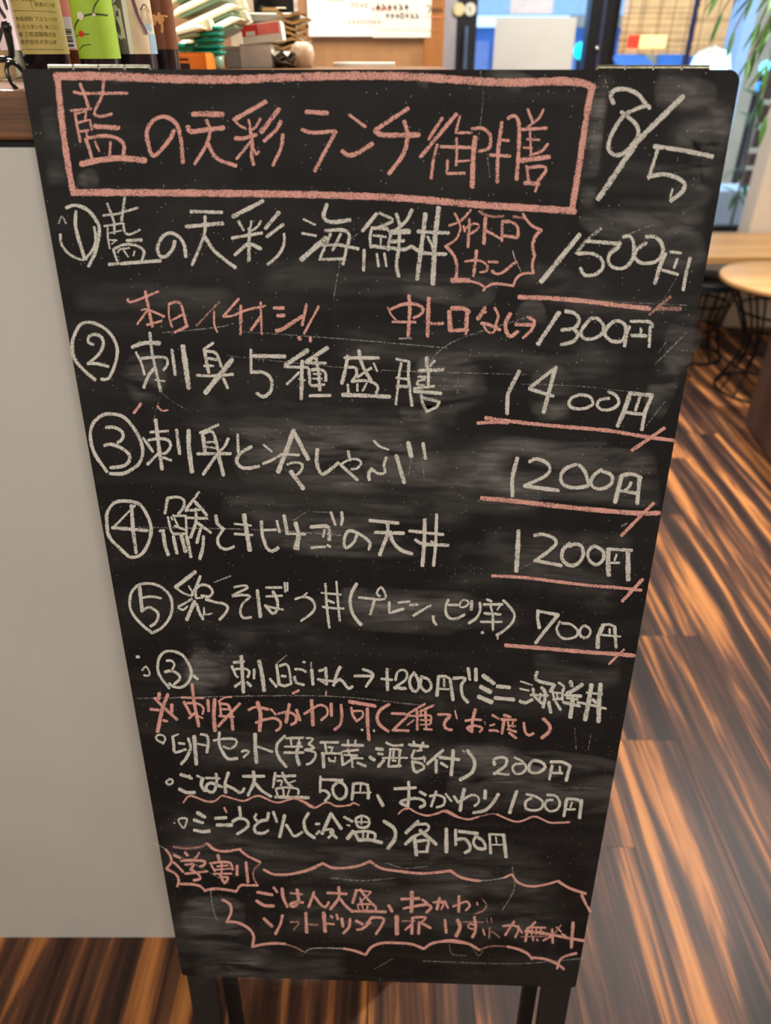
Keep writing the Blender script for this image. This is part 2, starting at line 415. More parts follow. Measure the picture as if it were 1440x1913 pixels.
for a, b in (((0, 0.0, WB), (0.03, 0.06, 2.35)), ((0, 0, WB), (ww, 0.06, WB + 0.03)), ((0, 0, 2.31), (ww, 0.06, 2.35))): m.box(a, b, M_frameb)
m.build('window_frame', win)
m = MB(); m.box((WP - 0.012, 0, WB + 0.03), (WP + 0.012, 0.05, 2.31), simple('navy_bar', srgb(70, 74, 130), 0.4)); m.build('glazing_bar', win)
m = MB(); m.box((0.03, 0.02, WB + 0.03), (WP - 0.012, 0.028, 2.31), M_pane); m.build('glass_pane', win)
m = MB(); m.box((WP + 0.012, 0.02, WB + 0.03), (ww, 0.028, 2.31), M_pane); m.build('glass_pane', win)
# pillar on the right
px0 = P(1399, 420, 4.28).x
m = MB(); m.box((px0, 4.26, 0), (px0 + 0.5, YF, ZC), simple('beige_pillar', srgb(226, 214, 196), 0.8, var=0.03)); tag(m.build('wall_pillar'), kind='structure')

# brown partition behind the counter, with its door-side trim
YP = 2.6
xa, xb, xc_ = P(380, 60, YP).x, P(792, 60, YP).x, P(829, 60, YP).x
m = MB(); m.box((XL, YP, 0), (xb, YP + 0.05, ZC), M_ply); tag(m.build('wall_partition'), kind='structure')
m = MB(); m.box((xb, YP - 0.012, 0), (xc_, YP + 0.06, ZC), M_plyf); tag(m.build('trim_3', bevel=0.003), kind='structure')
# taupe wall board left of the papers
m = MB(); m.box((P(425, 0, YP).x, YP - 0.01, 1.36), (P(474, 0, YP).x, YP, 2.1), simple('taupe_board', srgb(170, 150, 124), 0.7))
tag(m.build('wall_board'), 'taupe board on the brown partition behind the takeaway box lids', 'board')

# ------------------------------------------------------------------ counter
YC, ZT, ZW = 0.693, 1.392, 1.354
counter = empty('counter', (-1.2, YC, 0)); tag(counter, 'white fronted counter with a brown wooden top, running behind the chalkboard sign', 'counter')
m = MB(); m.box((-1.38, 0.004, 0), (1.30, 0.96, ZW - 0.006), M_panel); m.build('front_panel', counter)
m = MB(); m.box((-1.38, 0.010, ZW - 0.006), (1.30, 0.95, ZW), M_black); m.build('shadow_gap', counter)
m = MB(); m.box((-1.38, 0.0, ZW), (1.31, 0.98, ZT), M_topw); m.build('worktop', counter, bevel=0.003)

# ------------------------------------------------------------------ chalkboard sign
cor = [(62, 130), (1409, 130), (1075, 1845), (340, 1822)]
A = []
for (u, v), (x, y) in zip([(0, 0), (1, 0), (1, 1), (0, 1)], cor):
    A.append([x, y, 1, 0, 0, 0, -u * x, -u * y, -u]); A.append([0, 0, 0, x, y, 1, -v * x, -v * y, -v])
HI = np.linalg.svd(np.array(A, float))[2][-1].reshape(3, 3)
BW, BH, FOOT = 0.56, 1.111, 0.312
def on_board(x, y, lift=0.0):
    a, b, c = HI @ np.array([x, y, 1.0]); return ((a / c - 0.5) * BW, -lift, FOOT + (1 - b / c) * BH)
xd = Vector((0.55977, -0.016095, 0.0)).normalized()
dd = Vector((-0.0143879, -0.1651366, -1.0985551)).normalized()
zd = (-dd - xd * (-dd).dot(xd)).normalized(); yd = zd.cross(xd)
bot = Vector((-0.0114, 0.48565, 0.30847))
org = bot - zd * FOOT
sign = empty('chalkboard_sign'); sign.matrix_world = Matrix(((xd.x, yd.x, zd.x, org.x), (xd.y, yd.y, zd.y, org.y), (xd.z, yd.z, zd.z, org.z), (0, 0, 0, 1)))
tag(sign, 'tall black chalkboard easel sign with a handwritten lunch menu, leaning against the counter', 'sign')
# panel
def rrect(x0, z0, x1, z1, r):
    pts = []
    for cx, cz, a0, rr in ((x1 - r[0], z1 - r[0], 0, r[0]), (x0 + r[1], z1 - r[1], 90, r[1]), (x0 + r[2], z0 + r[2], 180, r[2]), (x1 - r[3], z0 + r[3], 270, r[3])):
        for k in range(6):
            a = math.radians(a0 + k * 18); pts.append((cx + rr * math.cos(a), cz + rr * math.sin(a)))
    return pts
pts = rrect(-BW / 2, FOOT, BW / 2, FOOT + BH, (0.009, 0.003, 0.005, 0.006))
m = MB(); TH = 0.009
m.face([(x, 0, z) for x, z in pts][::-1][::-1], M_board); m.face([(x, TH, z) for x, z in pts][::-1], M_blackp)
for k in range(len(pts)):
    (xa_, za_), (xb_, zb_) = pts[k], pts[(k + 1) % len(pts)]
    mt = M_edge if xa_ > BW / 2 - 0.012 and xb_ > BW / 2 - 0.012 else M_blackp
    m.face([(xa_, 0, za_), (xa_, TH, za_), (xb_, TH, zb_), (xb_, 0, zb_)], mt)
panel = m.build('board_panel', sign)
# legs and rear frame
for s in (-1, 1):
    m = MB(); xo = s * (BW / 2 - 0.0225)
    m.box((xo - 0.0205, TH, 0.0), (xo + 0.0205, TH + 0.012, FOOT + BH - 0.02), M_blackp)
    tag(m.build('front_leg', sign, bevel=0.0015))
for s in (-1, 1):
    m = MB(); xo = s * (BW / 2 - 0.046)
    m.beam((xo, TH + 0.0185, FOOT + BH - 0.03), (xo, TH + 0.060, 0.006), 0.021, 0.012, M_blackp)
    m.build('rear_leg', sign)
m = MB(); m.box((-BW / 2 + 0.045, TH, FOOT + BH - 0.06), (BW / 2 - 0.045, TH + 0.0, FOOT + BH - 0.02), M_blackp)
m = MB(); m.beam((-BW / 2 + 0.07, TH + 0.042, 0.40), (BW / 2 - 0.07, TH + 0.042, 0.40), 0.03, 0.012, M_blackp, (0, 0, 1)); m.build('rear_rail', sign)
# hinges
for (xa_, xb_) in ((-BW / 2 + 0.0205, -BW / 2 + 0.102), (BW / 2 - 0.110, BW / 2 - 0.0235)):
    z = FOOT + BH + 0.0016
    m = MB(); m.box((xa_, 0.002, z - 0.0016), (xb_, 0.026, z - 0.0006), M_nickel); h = m.build('hinge', sign, bevel=0.0002)
    tag(h, 'silver butt hinge on the top edge')
    L4 = (xb_ - xa_) / 4
    for q in range(4):
        m = MB(); m.tube([(xa_ + q * L4 + 0.0006, 0.003, z), (xa_ + (q + 1) * L4 - 0.0006, 0.003, z)], 0.0020, M_nickel, 10); m.build('knuckle', h)

ROWS = ['pink chalk frame around the heading', 'pink chalk heading in large characters', 'white chalk date reading 8/5 at the top right',
 'white chalk first menu line beside a circled 1', 'pink chalk spiky balloon with small writing', 'white chalk price 1500 with a pink underline',
 'pink chalk note under the first menu line', 'pink chalk note with an arrow to the white price 1300', 'white chalk second menu line with price 1400 underlined in pink',
 'white chalk third menu line with price 1200 underlined in pink', 'white chalk fourth menu line with price 1200 underlined in pink',
 'white chalk fifth menu line with price 700 underlined in pink', 'small white chalk line with a circled 3 and an arrow',
 'pink chalk line starting with a reference mark', 'small white chalk line with price 200', 'small white chalk line with prices 50 and 100 over a wavy pink underline',
 'small white chalk line with price 150', 'small pink chalk spiky balloon at the lower left', 'large pink chalk spiky outline at the bottom',
 'pink chalk writing inside the bottom outline', 'wiped chalk smears and faint scratches']
STROKES = """@0 0 1
#0
P15.5 128,143 220,143 350,148 450,149 560,145
P15 560,145 664,142 782,143 872,149 963,154 1060,152 1085,152 1113,156 1130,163
P11.5 1129,162 1119,209 1104,301 1088,392
P13 159,360 378,361 600,364 768,370 907,382 1060,392 1092,395
P11.5 130,147 138,234 147,304 155,352 157,362
@100 130 2.88
#1
p16 175,122 205,130 460,128
P16 208,78 235,150 255,215
P16 335,65 325,140 285,225 290,250 330,252 375,240
p14 160,222 265,212
p14 178,235 190,310 205,390
p12 180,240 240,225 232,268
p12 190,288 258,272 268,325
p12 200,335 250,328
p12 238,330 242,375
p26 285,307 410,315
p18 235,375 250,420 268,485
P20 245,370 340,358 410,375 440,410 435,460
p12 285,390 305,440
p14 368,390 362,460
P32 210,510 300,490 420,478 550,490
P22 710,330 680,385 600,465 570,400 565,330 600,275 660,255 720,290 745,370 755,500
p30 815,240 970,242
P26 785,310 800,335 880,325 975,315
P18 885,275 905,330 880,410 820,508
P20 890,400 940,480 1040,518
p24 1205,175 1035,270
P14 1035,270 1060,300 1095,318
p12 1112,270 1120,310
P14 1175,265 1150,310 1120,330
P22 1040,370 1080,372 1150,352
P18 1120,320 1130,400 1125,460 1135,512
P16 1120,390 1080,440 1045,480
P14 1130,410 1150,458 1165,442
p26 1275,215 1180,335
P20 1285,280 1260,325 1195,385
P18 1295,350 1285,420 1240,515
@560 130 2.88
p24 100,228 210,235
P20 75,325 130,340 250,332
p20 255,335 140,545
p16 330,245 415,308
P24 290,440 320,462 370,450 450,400
p22 645,210 470,325
P28 470,330 510,352 700,352
P22 625,280 640,350 620,450 540,560
p18 828,262 755,375
p20 905,240 710,470
P16 800,405 780,480 765,585
p14 925,250 900,340 985,340
p18 820,415 980,420
P14 905,370 905,450 900,515
p12 905,495 970,490
p16 855,490 850,560 945,558
P18 990,320 1040,315 1085,350 1080,420 1025,440
P26 1005,365 995,450 985,630
P20 1150,285 1135,380 1125,470 1120,605
P20 1185,262 1215,248 1240,280 1240,400 1225,590
p16 1130,378 1185,382
p18 1085,460 1190,465
p16 1290,215 1315,280
P14 1375,215 1350,260 1290,310
p18 1260,322 1390,315
p12 1285,375 1350,378
p12 1265,420 1310,422
p12 1300,330 1305,460
P14 1395,400 1360,440 1300,460
p26 1245,490 1400,470
p16 1280,520 1290,600
P18 1285,530 1360,520 1385,540 1340,600
p22 1270,610 1345,615
p14 1345,600 1325,655
@1000 130 3.2727
#2
W26 550,205 535,160 560,125 630,120 700,150 745,205
W24 770,235 760,220 690,240 610,285 540,390 515,480 550,520 600,515 660,460 700,400 690,340 640,290 600,260
w32 975,165 700,430 450,790
W28 800,470 950,490 1150,530
w20 815,495 760,665
W26 760,655 850,640 930,660 980,700 960,750 895,800
w12 905,730 890,780
@110 370 4
#3
W26 135,75 200,55 290,90 350,160 378,230 365,330 340,420 295,510
W20 85,275 95,350 150,420 230,460 280,458
W20 275,455 330,380 350,310 340,220
W26 205,105 200,200 220,300 250,400 265,455
F16 75,190 100,140 130,190
w18 410,132 520,120 665,75
w18 440,45 490,180 490,265
w20 570,0 545,170
w16 415,212 550,190
w14 440,225 440,300 455,380
w12 450,265 540,245
w14 450,315 505,318
w10 500,320 470,345
W18 560,190 565,250 600,275 680,240
w26 585,320 690,315
w18 480,385 515,495
W20 490,380 560,350 650,355 710,400 695,460
w14 560,395 590,440
w14 640,400 630,430
W14 515,410 530,385 600,375
w26 450,497 830,470
W26 940,325 925,380 870,440 825,430 812,370 850,290 910,262 970,290 1010,350 1022,440
w26 1065,103 1295,108
w30 1030,215 1300,190
W24 1170,140 1160,280 1070,500
W26 1165,290 1230,390 1310,460 1390,520
@440 370 4
w32 280,25 60,140
w20 100,175 135,240
w18 195,175 190,215
W18 265,175 240,215 200,245
w24 50,300 270,262
w26 180,230 172,465
w24 165,340 70,425
w28 195,345 260,380
w30 400,110 300,225
w26 430,200 310,290
W22 440,270 435,350 390,430 315,495
w16 585,160 670,200
w20 575,265 675,282
w38 750,300 565,460
W30 760,50 735,140 790,180 930,165
W26 750,245 880,240 925,280 915,340
w22 905,370 875,495
w22 785,270 700,460 890,455
w22 860,270 825,340 800,390
w24 665,355 850,350 990,380
w28 1130,120 1025,245
W24 1155,115 1250,160 1220,190 1130,225
w26 1095,225 1210,230
W22 1210,230 1235,270 1220,330 1215,390
W20 1090,240 1080,300 1085,370
w22 1110,280 1195,290
w18 1160,290 1160,345
w28 1085,358 1215,375
W26 1215,370 1330,385 1390,360
w24 1035,390 1028,540
w20 1130,420 1140,510
w18 1185,415 1200,510
w26 1280,120 1305,200
W26 1395,90 1360,160 1300,220 1250,260
w40 1245,255 1370,250
w28 1235,325 1330,320
W26 1300,280 1290,400 1275,500 1290,585
x8 1020,250 945,295
@680 370 4
W32 535,120 520,250 490,450 468,605
w36 635,75 605,300 585,640
w28 480,250 705,262
W28 435,365 520,410 685,420
W22 550,290 580,350 595,400
#4
P18 755,115 790,190 795,240 760,310 685,360
P20 715,205 800,170 875,90
P22 865,160 860,260 850,365
P18 820,210 830,250
P18 835,225 900,190 940,210 900,250 850,275
p26 985,150 970,340
P20 975,240 1030,265 1090,300
P24 1110,175 1180,180 1225,220 1225,290
p20 1110,180 1105,320
p24 1115,280 1215,295
G22 940,100 980,125 1060,140 1120,135
G24 1195,138 1260,150
P18 830,475 900,465 960,475 995,510 985,545 940,555
p24 915,395 890,580
P20 1005,475 1070,480
P22 1030,545 1050,562 1100,560 1210,475
P24 685,360 745,430 765,500 760,600
p38 730,615 850,615
P18 850,620 920,635 970,665
P20 960,690 1000,655 1060,640 1185,655
P20 1185,655 1210,600 1260,565 1340,560
P22 1335,560 1330,490 1350,425
P26 1345,425 1335,350 1360,280 1400,240
P22 1400,240 1330,205 1290,160 1265,120
F12 1185,395 1200,450 1245,545
@980 390 4
#5
w36 485,195 195,545
F28 645,150 540,235 460,335
w28 530,240 790,262
W26 470,335 580,335 650,380 655,440 600,490 520,495 490,445
W26 815,210 860,205 890,260 880,370 820,440 740,440 700,400 710,340 780,285
W28 985,210 1050,210 1100,260 1105,330 1050,395 950,405 900,370 910,310 980,255
w28 1125,335 1080,440 1045,555
w22 1165,322 1240,330
w22 1215,375 1190,440
w24 1105,458 1215,490
w26 1310,370 1285,460 1255,605
x8 1220,495 1120,660 1060,760
P34 30,660 250,668 520,690 800,725 1000,745
G22 1160,655 1000,790
G34 1060,745 1230,745
#7
w32 325,775 165,1010
W28 375,765 440,780 475,830 440,890 345,905
W28 440,905 465,940 430,990 340,1015
W26 555,820 610,820 655,870 645,930 580,970 505,965 490,910 555,825
W28 740,840 800,850 825,900 800,980 720,990 665,940 680,890 740,840
W24 850,880 830,940 810,1025
W24 860,840 1000,845 1025,880
w24 1005,880 995,1030
w20 935,895 935,945
w28 865,945 970,950
@240 540 3.789
#6
P18 60,75 75,95 140,75 275,20
P22 185,20 205,130 230,265
p12 155,150 200,140
p16 195,155 125,250
p18 225,155 315,195
p18 195,255 295,228
P14 370,270 350,190 350,120
P20 350,110 400,92 435,110 455,180 475,265
p16 375,220 440,185
p20 480,262 390,308
G16 705,95 545,260
P14 670,155 670,250 690,305
p18 845,70 740,190
P18 735,195 800,190 900,150 1030,120
p20 860,120 855,320
p16 1000,95 1005,320
p20 1000,195 930,290
p24 1095,135 1160,135
p26 1120,190 1165,188
P28 1110,295 1150,285 1290,195
p22 1325,110 1292,255
p18 1410,125 1305,315
p26 1268,345 1275,355
p22 1348,345 1350,370
@720 540 4
#7
P26 245,50 250,150 235,350
P24 110,150 200,115 300,115 350,150 330,190 280,215
P14 85,140 110,190 145,230
p20 120,245 290,248
F16 170,370 260,368
p30 392,70 380,350
P24 400,255 440,262 495,255
p34 545,170 550,310
P34 565,145 650,145 690,170
p30 680,160 665,330
p28 550,310 680,305
p28 810,140 760,225
p16 750,215 820,170
P20 885,140 910,200 890,270
P26 785,255 850,270 920,305
P18 800,275 830,320 870,325 895,280
P30 1000,185 965,250 970,320 1000,355 1050,320
p26 1040,265 1180,268
P22 1130,210 1180,240 1160,300 1095,365
@130 590 4
#8
W24 115,115 150,65 220,50 310,85 380,150 420,250 400,370 350,470 300,475
W26 110,125 85,200 95,310 160,400 250,480
W24 240,215 205,200 210,155 260,140 305,165 315,220 280,290 200,360
W24 200,358 270,360 350,380
W32 535,235 620,205 735,205
W22 665,130 680,280 715,450 740,565
W18 560,275 600,360 620,440
W22 600,320 700,310 780,315 795,360 765,405
W26 690,400 650,450 615,535
w12 700,480 770,490
w24 828,255 850,440
w38 910,230 950,540
w22 1135,205 1070,250
w24 1070,250 1085,340 1100,425
W22 1085,265 1150,275 1180,330 1195,380
w20 1100,318 1160,330
w20 1070,375 1135,375
W22 1015,445 1120,450 1280,438
w38 1275,330 1075,575
W22 1210,470 1240,540
x6 740,590 680,790
x6 750,580 840,650 925,700
#6
p24 590,660 540,725
P16 715,675 745,710 790,705
@460 630 4
#8
w22 98,95 98,265
w30 110,140 350,145
W26 100,262 190,265 245,310 250,380 220,430 180,445 140,420
w34 520,100 360,205
W22 350,220 440,225 520,225
w28 480,180 470,460
w20 455,265 365,350
w14 455,312 500,322
w30 670,80 510,185
w22 510,190 655,195
W24 530,240 535,310 545,360 640,355
W24 555,245 600,240 650,260 655,325
w14 565,275 620,275
w14 560,310 625,310
w24 580,140 600,250 610,395
w24 535,438 685,435
w26 800,155 1050,155
W26 820,140 805,230 775,345
W22 830,225 880,230 885,280 850,330
W26 905,100 930,210 990,320
w20 995,230 890,300
W14 1015,195 1040,255
W22 850,330 950,325 1020,345 1045,380 1030,415
w20 818,355 822,410
w18 890,350 890,400
w16 960,345 930,400
w30 780,430 1130,445
@740 640 6
W30 150,230 120,400 85,690
W30 100,185 170,200 240,215 230,260
W34 235,240 230,400 265,705
w32 95,395 215,410
w36 100,490 245,495
W44 440,170 435,250 455,300
w28 525,205 475,260
w40 345,315 615,305
w34 455,300 450,470
w28 340,385 420,385
W28 410,415 340,430 325,470 400,480
w30 290,515 515,490
w40 295,545 590,570
W34 370,590 385,680 430,770
W34 370,620 480,640 570,665
w32 570,670 545,720 430,775
x8 640,260 620,480
x8 790,380 775,580
x8 460,480 900,490
@900 660 3.692
W28 315,125 265,220 235,290 228,415
w24 570,95 385,240
w24 385,245 545,295
w28 565,100 480,405
W22 730,285 670,310 655,355 690,380 760,380 820,350 800,300 740,285
W22 930,265 980,290 1000,340 960,380 890,390 850,360 870,320 930,310
w32 1075,285 1035,400 990,500
w28 1075,275 1230,290
w26 1225,300 1180,400 1155,525
w22 1145,300 1115,390
w24 1050,408 1165,420
P24 25,482 120,475 230,478
P26 80,445 300,475 600,505 900,530 1150,570 1370,600
p24 1310,515 1085,670
x8 1320,330 1185,500
x7 330,212 700,225 1060,262
@170 760 4
#9
W26 170,485 80,350 50,230 70,130 140,65 220,55 310,85 400,200 440,320 420,410 370,460 290,500 195,500
W24 170,155 230,155 290,190 290,240 255,268
W26 155,290 200,280 280,310 340,360 335,410 290,445 200,455
w20 500,190 630,182
w28 540,100 560,300 582,465
w22 445,235 515,335
W22 485,250 570,238 630,250 650,290 620,340 590,350
w24 560,345 475,430
w22 595,380 650,400
w26 695,175 715,350
W34 785,180 785,300 805,485
w20 1005,135 870,195
w30 890,200 905,345
W24 890,200 960,185 985,250 1000,320
w18 905,265 990,265
w18 905,300 980,308
w24 850,352 1095,350
W24 1080,240 1050,300 1000,350 890,505
w28 1005,360 1040,510
w22 1150,210 1155,340
W26 1250,300 1180,340 1140,400 1170,450 1220,460 1305,445
@480 790 4
w16 105,165 165,215
W20 100,305 160,280 240,235
w36 330,60 265,230 210,365
w32 335,75 435,270
w20 280,235 365,240
W20 280,310 340,295 390,310 380,360 345,390
w32 305,365 395,490
W28 505,200 500,300 530,380 570,370 660,300
W24 735,215 750,280
W20 680,310 740,275 800,272 832,300 800,340 760,345
W24 680,315 740,370 800,425
W18 930,135 970,175 1035,200
W22 1018,260 1000,320 1010,370 960,380 910,345
W26 910,345 885,380 890,425
w30 1095,245 1150,445
w34 1185,150 1205,250
w26 1295,155 1312,265
x6 1285,240 1300,410
x6 1210,260 1180,400
@900 830 4
W30 318,105 280,250 278,385
W26 410,130 460,108 540,140 560,190 520,240 370,310
w30 370,312 620,345
W28 755,150 680,180 640,240 660,300 740,325 840,310 845,280 820,200 780,155
W26 945,190 890,230 865,285 890,325 960,330 1020,290 1020,230 950,200
w34 1095,240 1045,430
W28 1095,235 1170,220 1240,250
w30 1230,250 1210,440
W22 1165,285 1150,320 1115,345
w26 1090,348 1205,365
P36 50,403 300,425 600,460 900,490 1220,515 1370,512
p26 1330,440 1090,680
F18 1130,590 1095,610
@200 910 4
#10
W26 205,520 130,450 60,370 45,270 50,190 100,120 190,105 290,130 350,220 375,310 360,400 320,480 270,520 220,525
w18 255,140 85,310
w26 85,305 345,325
w28 230,140 240,330 260,490
w24 500,85 480,195
W22 505,82 570,75 620,95 620,150 580,200
W18 500,225 525,330 550,355
w20 540,215 630,215
w18 635,215 640,340
w16 550,235 580,300
w16 550,290 640,325
w20 540,350 640,350
w12 535,245 525,225
w24 440,327 470,327
W28 465,350 480,450 500,505
w26 540,370 565,495
w30 600,365 630,480
w26 640,370 670,520
w22 735,40 640,165
W26 705,110 760,170 790,210
w20 635,175 740,170
w20 650,230 795,235
W24 710,165 710,260 670,375
w22 725,270 820,340
w24 745,310 715,415
W26 765,370 760,450 735,535
W26 860,215 870,270 915,315
W22 910,320 870,390 890,450 940,465 990,445
w18 1000,275 1120,288
w20 1000,350 1130,358
w34 1070,210 1110,470
W26 1200,260 1205,350 1235,450 1275,480 1320,455
w20 1215,322 1305,318
w22 1315,255 1335,335
@530 940 4
w28 50,95 70,210
w20 65,228 205,232
W32 135,150 155,240 130,335
W16 165,250 150,345
W28 250,178 330,172 380,180 385,270
w18 350,200 340,250
w22 250,332 350,325
w18 370,315 390,325
w22 400,70 430,160
W22 480,70 485,120 475,160
W24 590,240 570,290 510,335 495,290 510,230 540,205 600,225 660,265 690,300 680,345
w26 690,130 900,150
w26 730,218 940,225
W28 820,150 820,230 760,385
W28 840,215 860,290 920,350 1000,378
w24 985,207 1235,235
W26 1030,275 1090,305 1270,315
w30 1100,125 1095,300 1078,465
w24 1190,85 1180,300 1162,465
w16 1145,285 1180,300
x7 240,50 110,135
x7 250,65 430,70
@900 970 4
w34 320,90 310,250 300,385
W26 440,120 500,112 580,140 600,180 540,240 440,310
w26 440,308 635,345
W28 700,180 650,230 645,300 700,345 760,330 800,270 790,200 740,185 700,200
W26 870,205 835,250 850,310 900,340 950,300 950,240 900,205 870,205
w36 990,225 985,330 990,415
w24 990,222 1165,232
w36 1135,240 1135,450
w18 1050,265 1035,305
w18 995,325 1070,325
P24 120,422 350,435 600,465 850,495 1050,510 1230,530
p26 1240,450 1090,610
x8 430,320 330,370
@230 1050 4.8
#11
W26 300,635 220,570 140,480 105,390 120,280 180,210 270,192 370,215 450,280 485,370 470,480 400,580 310,635
w32 195,225 215,440
W22 220,320 300,310 385,325
W26 215,440 270,405 330,430 360,470 340,540 290,575
w38 695,90 520,225
W20 520,230 580,275 640,300
w16 635,215 665,265
W28 740,130 700,230 660,300
W24 700,320 700,250 750,205 820,220 850,270 820,310 750,300
w16 700,325 760,320
W26 790,335 870,360 950,375 985,410 960,460 910,515
W22 660,330 600,370 540,400
W22 540,410 580,430 620,400
w34 685,355 615,515
W28 705,380 730,460 760,510
W16 770,410 780,470 840,460
w12 770,420 760,510
W22 1045,225 1130,210 1165,230 1030,295
W24 1030,305 1120,295 1185,310 1120,370 1095,440 1120,500 1190,495
w32 1250,255 1275,490
F18 1010,125 870,180
@500 1070 4.8
w24 35,133 170,133
w22 35,212 175,205
W28 95,170 130,240 130,330 90,365 25,295
W22 20,295 100,315 180,330
w20 200,90 205,170
w18 225,90 225,160
w18 400,180 370,205
W24 295,235 370,215 440,240 470,300 440,360 345,430
w24 565,100 575,300 595,490
w22 665,80 675,250 690,430
w20 530,180 700,195
W22 540,305 620,318 725,320
w22 590,250 640,270
W30 845,100 800,180 785,260 800,350 840,420 880,465
w24 865,222 1000,235
w28 1005,240 965,370
W22 1050,210 1025,180 1065,130 1105,200 1090,235 1020,240
w26 1135,265 1135,360 1260,325
w20 1215,268 1320,258
w22 1320,290 1390,285
@760 1080 6
w30 320,305 130,420
W32 350,430 355,480 380,520
W32 520,245 490,330 500,410 550,455 620,450 700,410
w28 525,300 640,300
W24 680,250 650,290 660,325 710,320 750,280 730,250 680,250
w36 785,260 778,350
W32 875,275 880,350 840,440 750,505
w30 955,240 1005,260
w30 920,295 1125,293
w24 995,315 1010,370
w20 1100,310 1070,355
w32 925,395 1105,405
w28 885,490 1115,490
w30 1018,400 1018,580
W32 1140,250 1200,310 1260,400 1240,490 1150,580 1060,640
w20 1070,650 1070,680
w34 895,610 905,612
@930 1110 4.8
w32 405,150 400,220 415,300
w30 400,150 585,185
W32 585,185 480,310 380,435
W24 600,245 570,310 600,380 660,400 740,380 760,330 700,270 620,260
W26 810,285 775,330 790,380 840,390 875,340 850,295 810,285
w38 985,280 940,380 935,475
W26 980,275 1040,270 1090,290
w30 1090,290 1100,475
w20 1045,310 1045,350
w20 980,365 1140,378
P36 110,458 400,480 800,515 1100,535 1260,550
p20 1170,495 1035,625
@260 1200 4.8
#12
w28 20,130 35,130
W18 65,250 100,215 130,270 120,300 80,295
W26 305,410 240,330 205,250 215,150 260,90 330,78 420,110 480,190 505,270 480,350 420,400 350,400 305,370
W22 285,165 330,165 355,200 335,240
W26 270,265 330,255 390,290 400,330 350,375
w26 525,300 560,330
w28 890,180 975,172
w34 955,125 970,445
W24 870,215 900,290 920,310
W24 900,240 980,235 1025,260 1010,310
w26 960,350 895,395
w28 1005,360 1035,390
W28 1070,245 1065,320
W38 1115,170 1140,300 1155,430
w26 1210,330 1265,395
F12 1360,115 1270,190
w28 1270,205 1290,370
W24 1300,210 1370,205 1400,370
w22 1315,300 1350,305
W24 1290,375 1340,390 1400,370
#13
p36 215,460 210,500
P28 175,500 240,570 370,690
P34 290,470 240,600 195,800
p26 135,600 205,608
P32 325,560 325,620
p26 250,700 280,708
p22 415,495 610,500
P30 510,380 530,560 565,750
p28 435,535 490,640
P22 470,545 560,550 610,590 600,640
p24 530,635 480,680
p16 560,660 600,680
p28 650,520 655,615
p36 710,515 700,660 710,790
P18 860,490 800,495 745,530
p22 755,540 765,640
P24 765,550 830,560 850,610
p18 770,600 840,600
p20 750,660 880,668
p28 935,550 740,750
p30 855,620 870,780
P26 1015,605 1080,580 1190,600
P36 1095,540 1120,650 1110,790
P26 1080,720 1150,695 1250,680 1300,720 1290,770 1260,790
p22 1215,600 1255,645
P22 1280,640 1340,625 1380,625
@540 1220 4.8
#12
w22 165,80 180,82
W26 95,145 140,145 185,165
W28 85,215 100,265 165,285
w30 240,150 250,280
F20 235,85 235,125
w26 310,160 345,150
W30 365,135 370,210 370,280
W26 295,235 350,245 420,250
w18 300,240 370,280
W28 495,125 460,200 435,290
W28 440,270 490,235 530,270 570,320 600,300
w26 625,205 790,205
W26 700,145 790,190 725,300
w30 915,145 918,330
w22 865,230 960,240
W24 990,240 1010,170 1060,150 1095,180 1080,240 980,310
w28 980,312 1080,318
W28 1160,175 1120,230 1125,310 1170,345 1200,300 1190,230 1160,180
W26 1225,215 1215,290 1260,345 1310,310 1290,240 1220,210
#13
P26 0,540 50,535 95,570 90,620 50,640
p28 100,510 130,600
p30 35,460 5,620
p34 235,425 245,645
P24 170,545 240,500 310,465 370,490 375,550 320,600
p28 410,455 412,560
P28 500,465 505,560 490,640 440,685
p32 575,435 805,475
P24 590,490 605,560 640,610
P22 610,520 690,520 690,570 650,600
P32 735,500 735,640 745,775
P30 930,460 850,510 820,580 850,650 920,700
p26 955,540 1075,545
p24 1090,570 970,680
p26 960,690 1100,695
p22 1250,455 1090,550
p20 1090,560 1180,565
p26 1180,520 1180,685
p16 1150,600 1090,645
p24 1325,470 1210,520
p20 1210,520 1220,560
P22 1255,520 1260,680
P20 1200,560 1300,560 1300,630
p18 1210,600 1290,600
p18 1210,640 1290,640
p20 1240,680 1310,685
w18 680,685 690,690
w20 790,690 792,700
p24 120,335 70,360
p14 368,340 365,375
@820 1220 4.3636
#12
w28 30,190 15,345
W24 30,190 90,190 130,215
w28 125,220 145,380
w22 75,215 75,270
w18 35,290 110,295
W26 155,205 250,205 215,260 225,350 265,400
w26 272,125 285,215
w30 335,130 335,220
w36 395,185 480,245
w38 375,275 450,315
w36 355,355 460,400
w34 510,270 605,280
w32 490,365 640,378
w16 700,230 790,260
w18 695,290 765,305
W26 690,390 730,405 790,380
W28 835,155 820,210 890,240 970,255
W24 800,290 810,350 870,410
w20 780,340 920,345
W28 870,280 900,330 880,440
w18 860,330 850,385
W28 975,260 940,310
W22 1010,240 1050,270 1045,310
w20 955,310 975,385
w14 990,320 1000,370
w20 1040,300 1035,380
w16 960,320 1030,325
w24 965,375 1040,370
w30 925,400 940,480
w24 985,400 1020,460
w36 1105,235 1115,265
W32 1200,255 1150,290 1080,325
w24 1060,340 1190,350
w20 1075,365 1160,375
w26 1045,400 1175,430
W36 1120,370 1110,450 1100,520
w38 1275,260 1250,400 1220,540
w38 1350,255 1335,400 1330,555
w22 1235,320 1360,335
w22 1160,400 1260,420 1390,450
w30 1285,380 1310,400
#13
P26 25,500 120,505 75,560 80,610 130,625
p16 160,470 175,530
P22 245,550 320,540 370,545
P26 325,460 300,560 295,640
